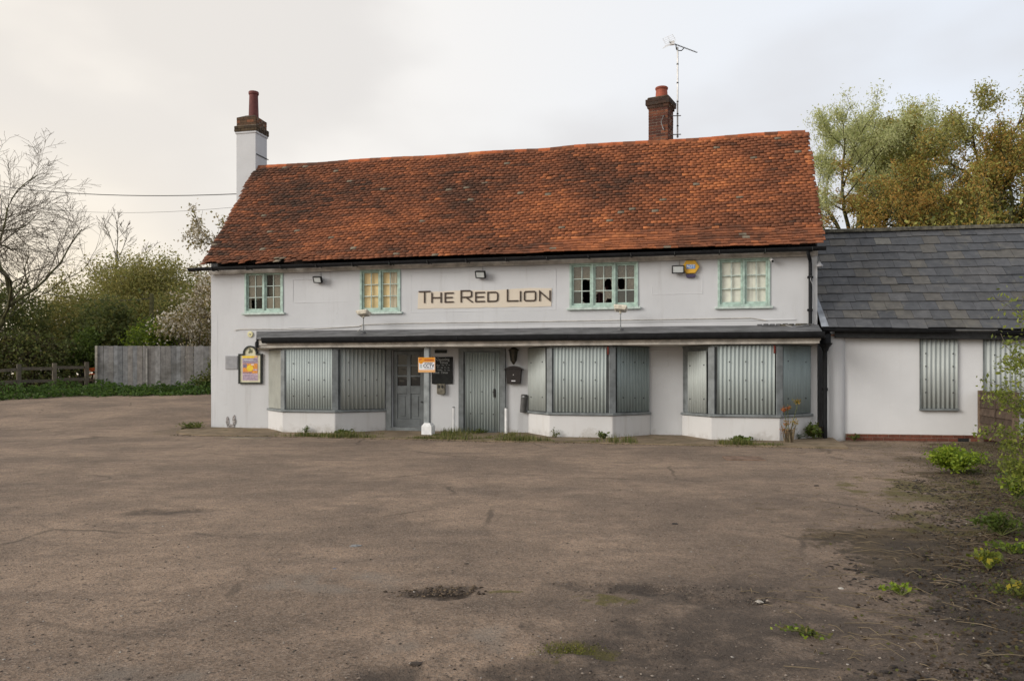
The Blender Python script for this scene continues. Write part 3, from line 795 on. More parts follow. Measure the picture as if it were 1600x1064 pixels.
def window(i, rows, glassmap, backs, open_=()):
    x0, x1, z0, z1, lights = WIN[i]
    fr = MB(); f = 0.055; y0, y1 = -0.028, 0.10
    fr.box(x0, x0 + f, y0, y1, z0, z1); fr.box(x1 - f, x1, y0, y1, z0, z1)
    fr.box(x0 + f, x1 - f, y0, y1, z1 - f, z1); fr.box(x0 + f, x1 - f, y0, y1, z0, z0 + f)
    iw = (x1 - x0 - 2 * f); mull = 0.05
    lw = (iw - mull * (lights - 1)) / lights
    for k in range(1, lights):
        a = x0 + f + k * lw + (k - 1) * mull
        fr.box(a, a + mull, y0 + 0.004, y1, z0 + f, z1 - f)
    P = fr.build('window', MAT['sage'], PUB, bevel=0.004)
    sl = MB(); sl.box(x0 - 0.06, x1 + 0.06, -0.075, 0.02, z0 - 0.055, z0 - 0.004); sl.build('window_sill', MAT['sage2'], P, bevel=0.006)
    for k in range(lights):
        a = x0 + f + k * (lw + mull); c = a + lw; s = 0.042
        zb, zt_ = z0 + f, z1 - f
        dy = 0.012 if k % 2 == 0 else 0.0
        sb = MB(); ya, yb = 0.008 + dy, 0.055 + dy
        sb.box(a + .002, a + s, ya, yb, zb + .002, zt_ - .002); sb.box(c - s, c - .002, ya, yb, zb + .002, zt_ - .002); sb.box(a + s, c - s, ya, yb, zb + .002, zb + s * 1.35); sb.box(a + s, c - s, ya, yb, zt_ - s, zt_ - .002)
        sb.build('casement', MAT['sage'], P, bevel=0.004)
        pa, pc, pb, pt = a + s, c - s, zb + s * 1.35, zt_ - s
        bar = 0.020
        gb = MB(); mx = (pa + pc) / 2
        gb.box(mx - bar / 2, mx + bar / 2, ya + 0.004, yb - 0.004, pb, pt)
        for q in (1, 2):
            zz = pb + (pt - pb) * q / 3
            gb.box(pa, mx - bar / 2, ya + 0.006, yb - 0.006, zz - bar / 2, zz + bar / 2); gb.box(mx + bar / 2, pc, ya + 0.006, yb - 0.006, zz - bar / 2, zz + bar / 2)
        gb.build('glazing_bar', MAT['sage2'], P)
        for rr in range(3):
            for cc in range(2):
                xa = pa + (pc - pa) * cc / 2; xb = pa + (pc - pa) * (cc + 1) / 2
                zzb = pt - (pt - pb) * (rr + 1) / 3; zzt = pt - (pt - pb) * rr / 3
                code = rows[rr][k * 2 + cc]
                if code == ' ': continue
                yy = (ya + yb) / 2 + R.uniform(-0.002, 0.002)
                if code in glassmap and isinstance(glassmap[code], tuple):
                    mname, hole = glassmap[code]
                    broken(xa, xb, zzb, zzt, yy, hole, rr * 7 + cc + k * 31).build('pane', MAT[mname], P)
                else:
                    t0 = R.uniform(-.004, .004); t1 = R.uniform(-.004, .004)
                    MB().add([(xa, yy, zzb), (xb, yy + t0, zzb), (xb, yy + t0 + t1, zzt), (xa, yy + t1, zzt)], [(0, 1, 2, 3)]).build('pane', MAT[glassmap[code]], P)
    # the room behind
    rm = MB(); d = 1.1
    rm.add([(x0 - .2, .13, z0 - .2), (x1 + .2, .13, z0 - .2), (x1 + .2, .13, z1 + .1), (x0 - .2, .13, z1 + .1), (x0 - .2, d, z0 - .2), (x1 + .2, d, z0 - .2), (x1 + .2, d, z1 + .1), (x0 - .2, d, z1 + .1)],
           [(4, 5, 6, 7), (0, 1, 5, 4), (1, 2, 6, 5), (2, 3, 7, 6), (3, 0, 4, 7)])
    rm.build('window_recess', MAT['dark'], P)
    for (nm, mat, ax0, ax1, az0, az1, yy, fold) in backs:
        bb = MB(); xa, xb = x0 + (x1 - x0) * ax0, x0 + (x1 - x0) * ax1; za, zb2 = z0 + (z1 - z0) * az0, z0 + (z1 - z0) * az1
        if fold:
            nn = max(6, int((xb - xa) / 0.02)); vs = []
            for q in range(nn + 1):
                xx = xa + (xb - xa) * q / nn; yo = yy + 0.018 * math.sin(q * 1.3) + 0.008 * math.sin(q * 0.47)
                vs += [(xx, yo, za), (xx, yo + .01 * math.sin(q), zb2)]
            bb.add(vs, [(2 * q, 2 * q + 2, 2 * q + 3, 2 * q + 1) for q in range(nn)])
        else:
            bb.box(xa, xb, yy, yy + 0.012, za, zb2)
        bb.build(nm, MAT[mat], P)
    return P
window(0, ['ddgd', 'dsgd', 'ogdd'], {'d': 'matt', 'g': 'glass', 's': 'glassdk', 'o': ('glassdk', (0.75, 0.45, 0.33, 0.55))},
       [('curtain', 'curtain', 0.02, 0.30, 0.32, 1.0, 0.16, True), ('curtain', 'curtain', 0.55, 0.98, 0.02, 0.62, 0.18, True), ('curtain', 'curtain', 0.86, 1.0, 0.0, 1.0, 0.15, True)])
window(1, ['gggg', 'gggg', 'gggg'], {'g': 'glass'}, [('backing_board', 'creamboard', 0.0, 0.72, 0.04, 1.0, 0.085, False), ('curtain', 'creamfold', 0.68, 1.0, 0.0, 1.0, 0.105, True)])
window(2, ['dddddd', 'dadbcd', 'gebfgg'], {'d': 'matt', 'g': 'glassdk', 'a': ('matt', (0.5, 0.42, 0.55, 0.62)), 'b': ('matt', (0.52, 0.46, 0.44, 0.55)), 'c': ('matt', (0.48, 0.5, 0.45, 0.5)), 'e': ('matt', (0.6, 0.48, 0.5, 0.6)), 'f': ('matt', (0.6, 0.15, 0.4, 0.2))},
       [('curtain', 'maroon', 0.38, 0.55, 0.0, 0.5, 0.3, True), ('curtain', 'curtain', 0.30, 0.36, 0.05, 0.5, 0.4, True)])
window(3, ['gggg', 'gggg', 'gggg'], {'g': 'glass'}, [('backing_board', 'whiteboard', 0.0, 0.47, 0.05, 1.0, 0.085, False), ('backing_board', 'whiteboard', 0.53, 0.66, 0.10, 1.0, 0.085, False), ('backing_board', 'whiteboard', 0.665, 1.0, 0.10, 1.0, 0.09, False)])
# ------------------------------------------------------------------ bays
def corrugated(w, h, n, amp, th=0.003, sub=8):
    b = MB(); N = n * sub; vs = []
    for k in range(N + 1):
        a = 2 * math.pi * k / sub
        yv = -amp * math.cos(a)
        x = w * k / N
        vs += [(x, yv, 0), (x, yv, h), (x, yv + th, h), (x, yv + th, 0)]
    fs = []
    for k in range(N):
        i, j = k * 4, k * 4 + 4
        fs += [(i, j, j + 1, i + 1), (i + 2, j + 2, j + 3, i + 3), (i + 1, j + 1, j + 2, i + 2), (i + 3, j + 3, j, i)]
    b.add(vs, fs); return b
screw_me = MB().lathe([(0.016, 0), (0.016, 0.007), (0.006, 0.011)], 8).mesh('screw', MAT['blackm'])
def sheet(parent, P, Q, z0, z1, n, amp, mat, out=0.02, screws=(3, 3), inset=(0, 0), top=0.0):
    """a corrugated sheet screwed over the face from P to Q (left to right seen from outside)"""
    dx_, dy_ = Q[0] - P[0], Q[1] - P[1]; L = math.hypot(dx_, dy_); a = math.atan2(dy_, dx_)
    ux, uy = dx_ / L, dy_ / L; nx_, ny2 = uy, -ux
    w = L - inset[0] - inset[1]
    ox_, oy_ = P[0] + ux * inset[0] + nx_ * (out + amp), P[1] + uy * inset[0] + ny2 * (out + amp)
    o = corrugated(w, z1 - z0, n, amp).build('corrugated_sheet', MAT[mat], parent, (ox_, oy_, z0), (rad(R.uniform(-.3, .3)), rad(R.uniform(-.3, .3)), a), smooth=True)
    for i in range(screws[0]):
        for j in range(screws[1]):
            k = round((0.18 + 0.64 * i / max(1, screws[0] - 1)) * n)
            fx = w * k / n; fz = (z1 - z0) * (0.22 + 0.55 * j / max(1, screws[1] - 1)) + R.uniform(-.012, .012)
            s = ob('screw', screw_me, parent, (ox_ + ux * fx + nx_ * amp, oy_ + uy * fx + ny2 * amp, z0 + fz), (0, 0, 0))
            s.rotation_euler = (rad(90), 0, a)
    return o
def offset_poly(p, d):
    """push an open left-to-right outline outwards by d (outward = to the right of travel)"""
    out = []
    for i in range(len(p)):
        ns = []
        for a, b in ((i - 1, i), (i, i + 1)):
            if a < 0 or b >= len(p): continue
            ddx, ddy = p[b][0] - p[a][0], p[b][1] - p[a][1]; L = math.hypot(ddx, ddy)
            ns.append((ddy / L, -ddx / L))
        mx, my = sum(q[0] for q in ns), sum(q[1] for q in ns); L = math.hypot(mx, my); mx /= L; my /= L
        k = d / max(0.4, (mx * ns[0][0] + my * ns[0][1]))
        out.append((p[i][0] + mx * k, p[i][1] + my * k))
    return out
ZS0, ZS1, ZT = 0.475, 0.535, 2.075
def bay(pts):
    P = MB().prism(offset_poly(pts, -0.03) + [(pts[-1][0], -0.013), (pts[0][0], -0.013)], ZS1 + .002, ZT - .002).build('bay_window', MAT['grey'], PUB)
    pl = MB(); pp = offset_poly(pts, 0.03)
    pl.prism([(p[0], min(p[1], -0.013)) for p in pp], -0.14, ZS0); pl.build('bay_plinth', MAT['plinth'], P, bevel=0.012)
    sl = MB(); pp = offset_poly(pts, 0.075); sl.prism([(p[0], min(p[1], -0.014)) for p in pp], ZS0 + .002, ZS1); sl.build('bay_sill', MAT['grey'], P, bevel=0.01)
    pp = offset_poly(pts, 0.012)
    hd = MB(); hd.prism([(p[0], min(p[1], -0.014)) for p in pp], 2.03, ZT - 0.004); hd.build('bay_head', MAT['grey'], P)
    for q, p in enumerate(pts[1:-1]):
        s = MB(); aq = math.atan2(pts[q + 2][1] - pts[q][1], pts[q + 2][0] - pts[q][0])
        s.box(-0.075, 0.075, -0.03, 0.09, ZS1, 2.03, Matrix.Translation((p[0], p[1], 0)) @ Matrix.Rotation(aq, 4, 'Z')); s.build('corner_post', MAT['grey'], P, bevel=0.006)
    return P
# left bay
L1, L2, L3, L4 = (1.74, 0), (2.65, -.9), (4.06, -.9), (5.03, 0)
B = bay([L1, L2, L3, L4])
a = math.atan2(L2[1] - L1[1], L2[0] - L1[0])
pb = MB().box(0.06, math.hypot(.91, .9) - 0.10, -0.035, -0.015, 0, 1.50)
pb.build('flat_panel', MAT['panel_beige'], B, (L1[0], L1[1], ZS1 + 0.01), (0, 0, a), bevel=0.003)
sheet(B, L2, L3, ZS1 + .012, 2.05, 18, 0.0095, 'sheet', inset=(0.09, 0.07))
sheet(B, L3, L4, ZS1 + .012, 2.05, 11, 0.021, 'sheet_pale', inset=(0.12, 0.05))  # paler sheet makes up in colour for light missing on this side
# middle bay
M1, M2, M3, M4 = (8.79, 0), (9.46, -.86), (10.91, -.86), (11.70, 0)
B = bay([M1, M2, M3, M4])
sheet(B, M1, M2, ZS1 + .012, 2.05, 11, 0.015, 'sheet_pale', inset=(0.03, 0.12), screws=(2, 2))
sheet(B, M2, M3, ZS1 + .012, 2.05, 15, 0.015, 'sheet', inset=(0.09, 0.14))
sheet(B, M3, M4, ZS1 + .012, 2.05, 11, 0.016, 'sheet_cool', inset=(0.10, 0.05), screws=(3, 2))
MB().box(10.80, 10.835, -0.93, -0.895, 1.88, 2.06).build('rusty_bracket', MAT['redrust'], B)
# right bay
R1, R2, R3, R4 = (12.48, 0), (13.12, -.88), (14.55, -.88), (15.32, -0.02)
B = bay([R1, R2, R3, R4])
sheet(B, R1, R2, ZS1 + .012, 1.95, 8, 0.017, 'sheet_pale', inset=(0.27, 0.12), screws=(2, 2))
sheet(B, R2, R3, ZS1 + .012, 2.05, 14, 0.018, 'sheet', inset=(0.12, 0.10))
sheet(B, R3, R4, ZS1 + .012, 2.05, 17, 0.005, 'sheet_cool', inset=(0.10, 0.06), screws=(2, 2))
MB().box(14.43, 14.465, -0.95, -0.915, 1.88, 2.06).build('rusty_bracket', MAT['redrust'], B)

# ------------------------------------------------------------------ canopy over the bays
def cz(x): return 0.012 * fbm(x * 0.5, 6.6, 0, 3)
CAN = bpy.data.objects.new('canopy', None); COL.objects.link(CAN); CAN.parent = PUB
b = MB(); vs = []; K = 56; CX0, CX1 = 1.36, 15.48
for k in range(K + 1):
    f = k / K
    xw = CX0 + (CX1 - CX0) * f; xf = 2.02 + (15.40 - 2.02) * f
    zt_ = 2.575 - 0.03 * f + cz(xw); zf = 2.355 + cz(xw + 3)
    vs += [(xw, 0.0, zt_), (xf * .5 + xw * .5, -0.55, (zt_ + zf) / 2 - 0.008), (xf, -1.12, zf), (xf, -1.13, zf - 0.05), (xf, -1.06, zf - .06)]
fs = []
for k in range(K):
    for j in range(4): fs.append((k * 5 + j, k * 5 + j + 1, k * 5 + 6 + j, k * 5 + 5 + j))
b.add(vs, fs)
e = vs[:5]; b.add([e[0], e[1], e[2], e[3], (1.36, 0, 2.2), (2.02, -1.1, 2.2)], [(0, 4, 5, 3, 2, 1)])
e = vs[-5:]; b.add([e[0], e[1], e[2], e[3], (CX1, 0, 2.2), (15.40, -1.1, 2.2)], [(1, 2, 3, 5, 4, 0)])
b.build('lead_roof', MAT['lead'], CAN)
b = MB()
for k in range(1, 6):
    xw = CX0 + (CX1 - CX0) * k / 6; b.box(xw - .05, xw - .02, -1.0, -.02, 2.36, 2.36)
# gutter along the front
b = MB(); n = 8; vs = []; fs = []; K = 30
for k in range(K + 1):
    x = 2.22 + (15.44 - 2.22) * k / K; zc = 2.335 + 0.008 * fbm(x * .5, 1, 1, 2)
    for j in range(n):
        a = math.pi * j / (n - 1)
        vs.append((x, -1.16 - math.cos(a) * 0.075, zc - math.sin(a) * 0.145))
for k in range(K):
    for j in range(n - 1): fs.append((k * n + j, (k + 1) * n + j, (k + 1) * n + j + 1, k * n + j + 1))
b.add(vs, fs)
for k in (0, K): b.add(vs[k * n:(k + 1) * n], [tuple(range(n))])
b.build('gutter', MAT['black'], CAN, smooth=True)
for x in (4.7, 7.3, 9.9, 12.5):
    MB().box(x - 0.012, x + 0.012, -1.239, -1.225, 2.25, 2.335).build('gutter_joint', MAT['black'], CAN)
b = MB(); b.box(2.06, 15.38, -1.075, -1.0, 2.155, 2.30); b.build('fascia_board', MAT['trim'], CAN)
b = MB(); b.box(2.0, 15.36, -1.045, -0.97, 2.085, 2.152); b.build('lower_fascia', MAT['trim'], CAN, bevel=0.004)
b = MB(); b.prism([(1.40, -0.02), (2.0, -0.97), (15.34, -0.97), (15.40, -0.02)], 2.083, 2.10); b.build('soffit', MAT['trim'], CAN)
b = MB(); b.box(0, 1.28, -0.03, 0.03, 2.09, 2.26, Matrix.Translation((1.36, -0.02, 0)) @ Matrix.Rotation(math.atan2(-1.05, 0.66), 4, 'Z')); b.build('end_fascia', MAT['black'], CAN)
# porch post and its white stone foot
MB().box(6.38, 6.51, -0.90, -0.77, 0.02, 2.083).build('porch_post', MAT['grey_lt'], PUB, bevel=0.008)
b = MB(); b.box(6.345, 6.595, -0.98, -0.70, -0.07, 0.17); b.prism([(6.345, -0.98), (6.595, -0.98), (6.595, -0.70), (6.345, -0.70)], 0.17, 0.175)
b.add([(6.345, -.98, .175), (6.595, -.98, .175), (6.595, -.70, .175), (6.345, -.70, .175), (6.40, -.95, .25), (6.54, -.95, .25), (6.54, -.73, .25), (6.40, -.73, .25)], [(0, 1, 5, 4), (1, 2, 6, 5), (2, 3, 7, 6), (3, 0, 4, 7), (4, 5, 6, 7)])
b.build('post_foot', MAT['white'], PUB)

# ------------------------------------------------------------------ doors
D = MB()
D.box(5.06, 5.20, -0.05, 0.12, -0.03, 2.07); D.box(6.07, 6.20, -0.05, 0.12, -0.03, 2.07); D.box(5.20, 6.07, -0.05, 0.12, 2.03, 2.07); D.box(5.20, 6.07, -0.06, 0.14, -0.08, 0.075)
DP = D.build('door_frame', MAT['grey'], PUB, bevel=0.005)
d = MB(); x0, x1, z0, z1 = 5.22, 6.055, 0.085, 2.02
ya, yb = 0.055, 0.10
st = 0.11; cx0, cx1 = (x0 + x1) / 2 - 0.05, (x0 + x1) / 2 + 0.05
d.box(x0, x0 + st, ya, yb, z0, z1); d.box(x1 - st, x1, ya, yb, z0, z1); d.box(cx0, cx1, ya, yb, z0 + .2, z1 - .1)
for a, c in ((z0, z0 + .2), (z1 - .1, z1), (0.93, 1.13), (1.355, 1.40), (1.625, 1.67)):
    d.box(x0 + st, x1 - st if a in (z0, z1 - .1) else cx0, ya, yb, a, c)
    if a not in (z0, z1 - .1): d.box(cx1, x1 - st, ya, yb, a, c)
DO = d.build('door', MAT['door'], PUB, bevel=0.005)
for a, c in ((x0 + st, cx0), (cx1, x1 - st)):
    p = MB(); p.box(a, c, ya + .022, yb, z0 + .2, 0.93); p.box(a + .05, c - .05, ya + .008, ya + .022, z0 + .26, 0.87); p.build('door_panel', MAT['door'], DO, bevel=0.008)
    for e0, e1 in ((1.13, 1.355), (1.40, 1.625), (1.67, z1 - .1)):
        MB().add([(a, ya + .03, e0), (c, ya + .03, e0), (c, ya + .03, e1), (a, ya + .03, e1)], [(0, 1, 2, 3)]).build('door_pane', MAT['doorglass'], DO)
MB().box(x0 - .2, x1 + .2, 0.13, 0.14, 0, 2.06).build('dark_lobby', MAT['dark'], DP)
MB().tube([(5.99, 0.05, 0.72), (5.99, 0.02, 0.72)], 0.02, 8).build('door_knob', MAT['blackm'], DO)
S2 = MB(); S2.box(7.0, 7.13, -0.08, 0.02, -0.04, 2.06); S2.box(8.06, 8.20, -0.08, 0.02, -0.04, 2.06); S2.box(7.13, 8.06, -0.08, 0.02, 2.0, 2.06); S2.box(7.13, 8.06, -0.02, 0.02, -0.04, 2.0); S2.box(6.98, 8.0, -0.17, 0.02, -0.12, -0.005)
SD = S2.build('door_frame', MAT['grey'], PUB, bevel=0.005)
sheet(SD, (7.17, -0.03), (8.04, -0.03), 0.01, 1.97, 12, 0.016, 'sheet', 0.004, inset=(0.0, 0.0))
MB().box(7.90, 7.945, -0.095, -0.055, 0.86, 1.06).build('door_handle', MAT['blackm'], SD, bevel=0.004)
MB().box(7.955, 7.962, -0.07, -0.05, 0.02, 1.96).build('door_edge', MAT['blackm'], SD)

# ------------------------------------------------------------------ rainwater pipes and wall cables
b = MB(); b.tube([(15.22, -0.36, 4.19), (15.22, -0.34, 4.13), (15.29, -0.10, 4.0), (15.30, -0.075, 3.92), (15.30, -0.075, 2.47)], 0.040, 10)
for z in (3.62, 2.88): b.box(15.24, 15.36, -0.125, 0.0, z - .02, z + .02)
b.build('downpipe', MAT['black'], PUB, smooth=False)
b = MB()
b.tube([(15.40, -1.10, 2.30), (15.5, -0.6, 2.27), (15.58, -0.25, 2.22)], 0.035, 8)
b.lathe([(0.06, 1.94), (0.085, 2.02), (0.15, 2.10), (0.155, 2.12), (0.12, 2.125), (0.12, 2.32), (0.135, 2.33)], 12, (15.60, -0.20, 0))
b.lathe([(0.047, -0.05), (0.047, 1.95), (0.062, 1.951), (0.062, 1.99)], 12, (15.60, -0.17, 0)); b.lathe([(0.062, 1.05), (0.062, 1.12)], 12, (15.60, -0.17, 0))
b.build('downpipe_hopper', MAT['black'], PUB)
b = MB()
b.tube([(0.72, -0.02, 2.60), (0.9, -0.025, 2.63), (1.6, -0.025, 2.62), (2.9, -0.025, 2.60), (4.3, -0.025, 2.66), (4.42, -0.025, 2.70), (5.6, -.025, 2.72), (9.0, -.025, 2.71), (14.0, -.025, 2.72), (14.35, -.025, 2.66)], 0.009, 5)
b.build('wall_cable', MAT['trim'], PUB); b = MB()
b.tube([(4.40, -0.03, 2.72), (4.40, -.06, 2.60), (4.42, -.35, 2.52)], 0.011, 5)
b.build('wall_cable', MAT['trim'], PUB)
b = MB(); b.tube([(15.33, -0.02, 4.02), (15.30, -0.13, 3.55), (15.38, -.13, 3.35), (15.35, -0.13, 2.9), (15.42, -0.1, 2.65), (15.46, -0.05, 2.5)], 0.007, 5); b.build('loose_cable', MAT['vent'], PUB); b = MB(); b.tube([(14.75, -.3, 2.53), (14.85, -.6, 2.475), (15.1, -.5, 2.5), (15.25, -.2, 2.53)], 0.008, 5)
b.build('loose_cable', MAT['vent'], PUB)
for (x, y, rx, ry) in ((15.05, -0.28, .1, .05), (14.8, -0.12, .16, .05), (15.2, -.1, .1, .05)):
    pl = [(x + rx * math.cos(a) * R.uniform(.7, 1.2), y + ry * math.sin(a) * R.uniform(.7, 1.2)) for a in [q * 2 * math.pi / 9 for q in range(9)]]
    MB().prism(pl, 2.50, 2.56).build('moss_lump', MAT['mossridge'], PUB)
for k in range(9):
    x = 14.2 + k * 0.14; MB().box(x - .05, x + .05, -0.12, -0.0, 2.525, 2.56 + 0.02 * R.random()).build('lead_scrap', MAT['lead'], PUB, rot=(0, 0, 0))

# ------------------------------------------------------------------ pub name
def text_mesh(name, s, size, mat, depth=0.004, align='CENTER', bold=0.0):
    cu = bpy.data.curves.new(name, 'FONT'); cu.body = s; cu.size = size; cu.extrude = depth / 2; cu.align_x = align; cu.align_y = 'CENTER'; cu.offset = bold; cu.resolution_u = 3
    o = bpy.data.objects.new(name, cu); COL.objects.link(o)
    bpy.context.view_layer.update()
    me = bpy.data.meshes.new_from_object(o.evaluated_get(bpy.context.evaluated_depsgraph_get()))
    bpy.data.objects.remove(o)
    me.transform(Matrix.Rotation(rad(90), 4, 'X'))
    me.materials.clear(); me.materials.append(mat)
    return me
SG = pthing('pub_sign', 'THE RED LION in thin dark capitals on a faded cream painted strip', 'sign', 5.9, -0.005, 3.08)
pl = [(0, 0.0)] + [(0.15 * k, R.uniform(-.008, .008)) for k in range(1, 23)] + [(3.44, 0.0), (3.45, 0.44), (2.9, 0.46), (2.45, 0.445), (2.0, 0.42), (1.5, 0.435), (1.0, 0.44), (0.6, 0.425), (0.02, 0.43)]
MB().xzprism(pl, -0.008, 0.02).build('sign_strip', MAT['signboard'], SG)
T = 0.033
def stroke(mb, pts, closed=False):
    """thick line in x,z, mitred"""
    n = len(pts)
    L = []; Rr = []
    for i in range(n):
        p = Vector(pts[i])
        if closed: a, c = Vector(pts[i - 1]), Vector(pts[(i + 1) % n])
        else: a = Vector(pts[i - 1]) if i else None; c = Vector(pts[i + 1]) if i < n - 1 else None
        d1 = (p - a).normalized() if a is not None else None; d2 = (c - p).normalized() if c is not None else None
        n1 = Vector((-d1.y, d1.x)) if d1 else None; n2 = Vector((-d2.y, d2.x)) if d2 else None
        m = (n1 + n2).normalized() if n1 and n2 else (n1 or n2)
        k = (T / 2) / max(0.35, m.dot(n1 or n2))
        L.append(p + m * k); Rr.append(p - m * k)
    for i in range(n if closed else n - 1):
        j = (i + 1) % n
        mb.xzprism([tuple(Rr[i]), tuple(Rr[j]), tuple(L[j]), tuple(L[i])], -0.03, -0.010)
def letter(ch, x, w, h, z):
    b = MB(); e = T / 2; X0, X1, Z0, Z1 = x + e, x + w - e, z + e, z + h - e; zm = z + h * 0.5; c = h * 0.2
    if ch == 'T': stroke(b, [(x, Z1), (x + w, Z1)]); stroke(b, [(x + w / 2, z), (x + w / 2, Z1 - e)])
    if ch == 'H': stroke(b, [(X0, z), (X0, z + h)]); stroke(b, [(X1, z), (X1, z + h)]); stroke(b, [(X0 + e, zm), (X1 - e, zm)])
    if ch == 'E': stroke(b, [(x + w, Z1), (X0, Z1), (X0, Z0), (x + w, Z0)]); stroke(b, [(X0 + e, zm), (x + w * .9, zm)])
    if ch == 'L': stroke(b, [(X0, z + h), (X0, Z0), (x + w, Z0)])
    if ch == 'I': stroke(b, [(x + w / 2, z), (x + w / 2, z + h)])
    if ch == 'N': stroke(b, [(X0, z), (X0, z + h - e), (X1, z + e), (X1, z + h)])
    if ch == 'O': stroke(b, [(X0 + c * .5, Z0), (X1 - c * .5, Z0), (X1, Z0 + c * .5), (X1, Z1 - c * .5), (X1 - c * .5, Z1), (X0 + c * .5, Z1), (X0, Z1 - c * .5), (X0, Z0 + c * .5)], True)
    if ch == 'D': stroke(b, [(X0, Z0), (X1 - c, Z0), (X1 - c * .3, Z0 + c * .35), (X1, Z0 + c), (X1, Z1 - c), (X1 - c * .3, Z1 - c * .35), (X1 - c, Z1), (X0, Z1)], True)
    if ch == 'R':
        zr = z + h * 0.42
        stroke(b, [(X0, z), (X0, Z1), (X1 - c, Z1), (X1 - c * .2, Z1 - c * .4), (X1 - c * .2, zr + c * .4), (X1 - c, zr), (X0 + e, zr)]); stroke(b, [(x + w * .5, zr - e), (x + w, z)])
    b.build('letter', MAT['letter'], SG)
for ch, pa, pc, big in (('T', 654, 673, 1), ('H', 674.3, 691, 0), ('E', 695.6, 710, 0), ('R', 721, 740, 1), ('E', 744, 759.3, 0), ('D', 763, 780.2, 0), ('L', 793.3, 811, 1), ('I', 813, 815.5, 0), ('O', 819.3, 838, 0), ('N', 842.5, 860, 0)):
    X = lambda p: (p - 652) / 210 * 3.46 * (1 - 0.02 * ((p - 652) / 210 - .5) * (1 - (p - 652) / 210) * 0)
    xa, xb = X(pa), X(pc)
    h = 0.305 if big else 0.255
    letter(ch, xa, max(xb - xa, T), h, 0.145 - 0.005 * xa)

# ------------------------------------------------------------------ fittings on the walls
def floodlight(label, x, z, w=0.29, h=0.19, tilt=25, roll=0):
    t = pthing('floodlight', label, 'floodlight', x, -0.005, z, 'floodlights high on the front wall')
    Mx = Matrix.Translation((0, -0.15, 0)) @ Matrix.Rotation(rad(roll * 1.0), 4, 'Z') @ Matrix.Rotation(rad(-roll * .3), 4, 'Y') @ Matrix.Rotation(rad(tilt), 4, 'X')
    b = MB(); e = 0.024
    b.box(-w / 2, w / 2, 0.012, 0.06, -h / 2, h / 2, Mx); b.box(-w / 2, -w / 2 + e, -0.012, 0.012, -h / 2, h / 2, Mx); b.box(w / 2 - e, w / 2, -0.012, 0.012, -h / 2, h / 2, Mx)
    b.box(-w / 2 + e, w / 2 - e, -0.012, 0.012, h / 2 - e, h / 2, Mx); b.box(-w / 2 + e, w / 2 - e, -0.012, 0.012, -h / 2, -h / 2 + e, Mx)
    b.build('housing', MAT['blackm'], t, bevel=0.006)
    MB().box(-w / 2 + e, w / 2 - e, 0.0, 0.010, -h / 2 + e, h / 2 - e, Mx).build('lens', MAT['lens'], t)
    MB().tube([(0, -0.10, 0.0), (0.02, -0.05, 0.06), (0.02, 0.0, 0.08)], 0.014, 6).build('bracket', MAT['blackm'], t)
    MB().tube([(0.03, -0.012, 0.08), (0.03, -0.012, 0.24)], 0.007, 5).build('cable', MAT['vent'], t)
floodlight('black floodlight with pale lens on the wall right of the leftmost upper window', 3.20, 3.87, .27, .17, 22, -14)
floodlight('black floodlight tilted above the THE RED LION lettering', 7.58, 3.88, .27, .18, 22, -12)
floodlight('upright black floodlight beside the yellow alarm box', 12.37, 3.87, .285, .19, 4, 0)
AL = pthing('alarm_box', 'yellow hexagonal burglar alarm box with purple base under the eaves', 'alarm box', 12.66, -0.005, 3.93)
hx = [(0.205 * math.cos(k * math.pi / 3), 0.165 * math.sin(k * math.pi / 3) * 1.06) for k in range(6)]
MB().xzprism(hx, -0.085, 0.012).build('cover', MAT['yellow'], AL, bevel=0.012)
MB().xzprism([(-0.115, -0.178), (0.115, -0.178), (0.09, -0.245), (-0.09, -0.245)], -0.075, 0.012).build('base', MAT['purple'], AL)
MB().xzprism([(-0.10, -0.045), (0.10, -0.045), (0.10, 0.055), (-0.10, 0.055)], -0.090, -0.084).build('logo_panel', MAT['blue'], AL)
ob('logo', text_mesh('logo', 'ADT', 0.098, MAT['paper'], 0.004, bold=0.002), AL, (0, -0.093, 0.007))
def sign_lamp(label, x, side):
    t = pthing('sign_lamp', label, 'lamp', x, -0.55, 2.45, 'white lamps on stalks above the canopy')
    MB().lathe([(0.07, -0.03), (0.065, 0.03), (0.02, 0.05)], 12).build('base', MAT['lead'], t)
    MB().tube([(0, 0, 0.02), (0, 0, 0.40)], 0.013, 8).build('pole', MAT['galv'], t)
    MB().tube([(0, 0, 0.38), (-.01, 0.03, 0.43), (-.02, 0.0, 0.47)], 0.026, 8).build('knuckle', MAT['lampwhite'], t)
    h = MB(); Mx = Matrix.Translation((0.0, 0.0, 0.50)) @ Matrix.Rotation(rad(-6 * side), 4, 'Y') @ Matrix.Rotation(rad(-14), 4, 'X')
    vs = [(-.12, -.10, -.05), (.12, -.10, -.05), (.12, .14, -.05), (-.12, .14, -.05), (-.16, -.14, .03), (.16, -.14, .03), (.16, .16, .03), (-.16, .16, .03), (-.14, -.12, .06), (.14, -.12, .06), (.14, .14, .06), (-.14, .14, .06)]
    h.add([Mx @ Vector(p) for p in vs], [(0, 3, 2, 1), (0, 1, 5, 4), (1, 2, 6, 5), (2, 3, 7, 6), (3, 0, 4, 7), (4, 5, 9, 8), (5, 6, 10, 9), (6, 7, 11, 10), (7, 4, 8, 11), (8, 9, 10, 11)])
    h.build('lamp_head', MAT['lampwhite'], t, bevel=0.012)
sign_lamp('white lamp head on a thin stalk under the window glazed with cream boards', 4.66, 1)
sign_lamp('white lamp head on a thin stalk below the three light window with smashed panes', 11.07, -1)
CC = pthing('security_camera', 'small white security camera at the top corner of the rightmost upper window', 'camera', 14.46, -0.03, 4.03)
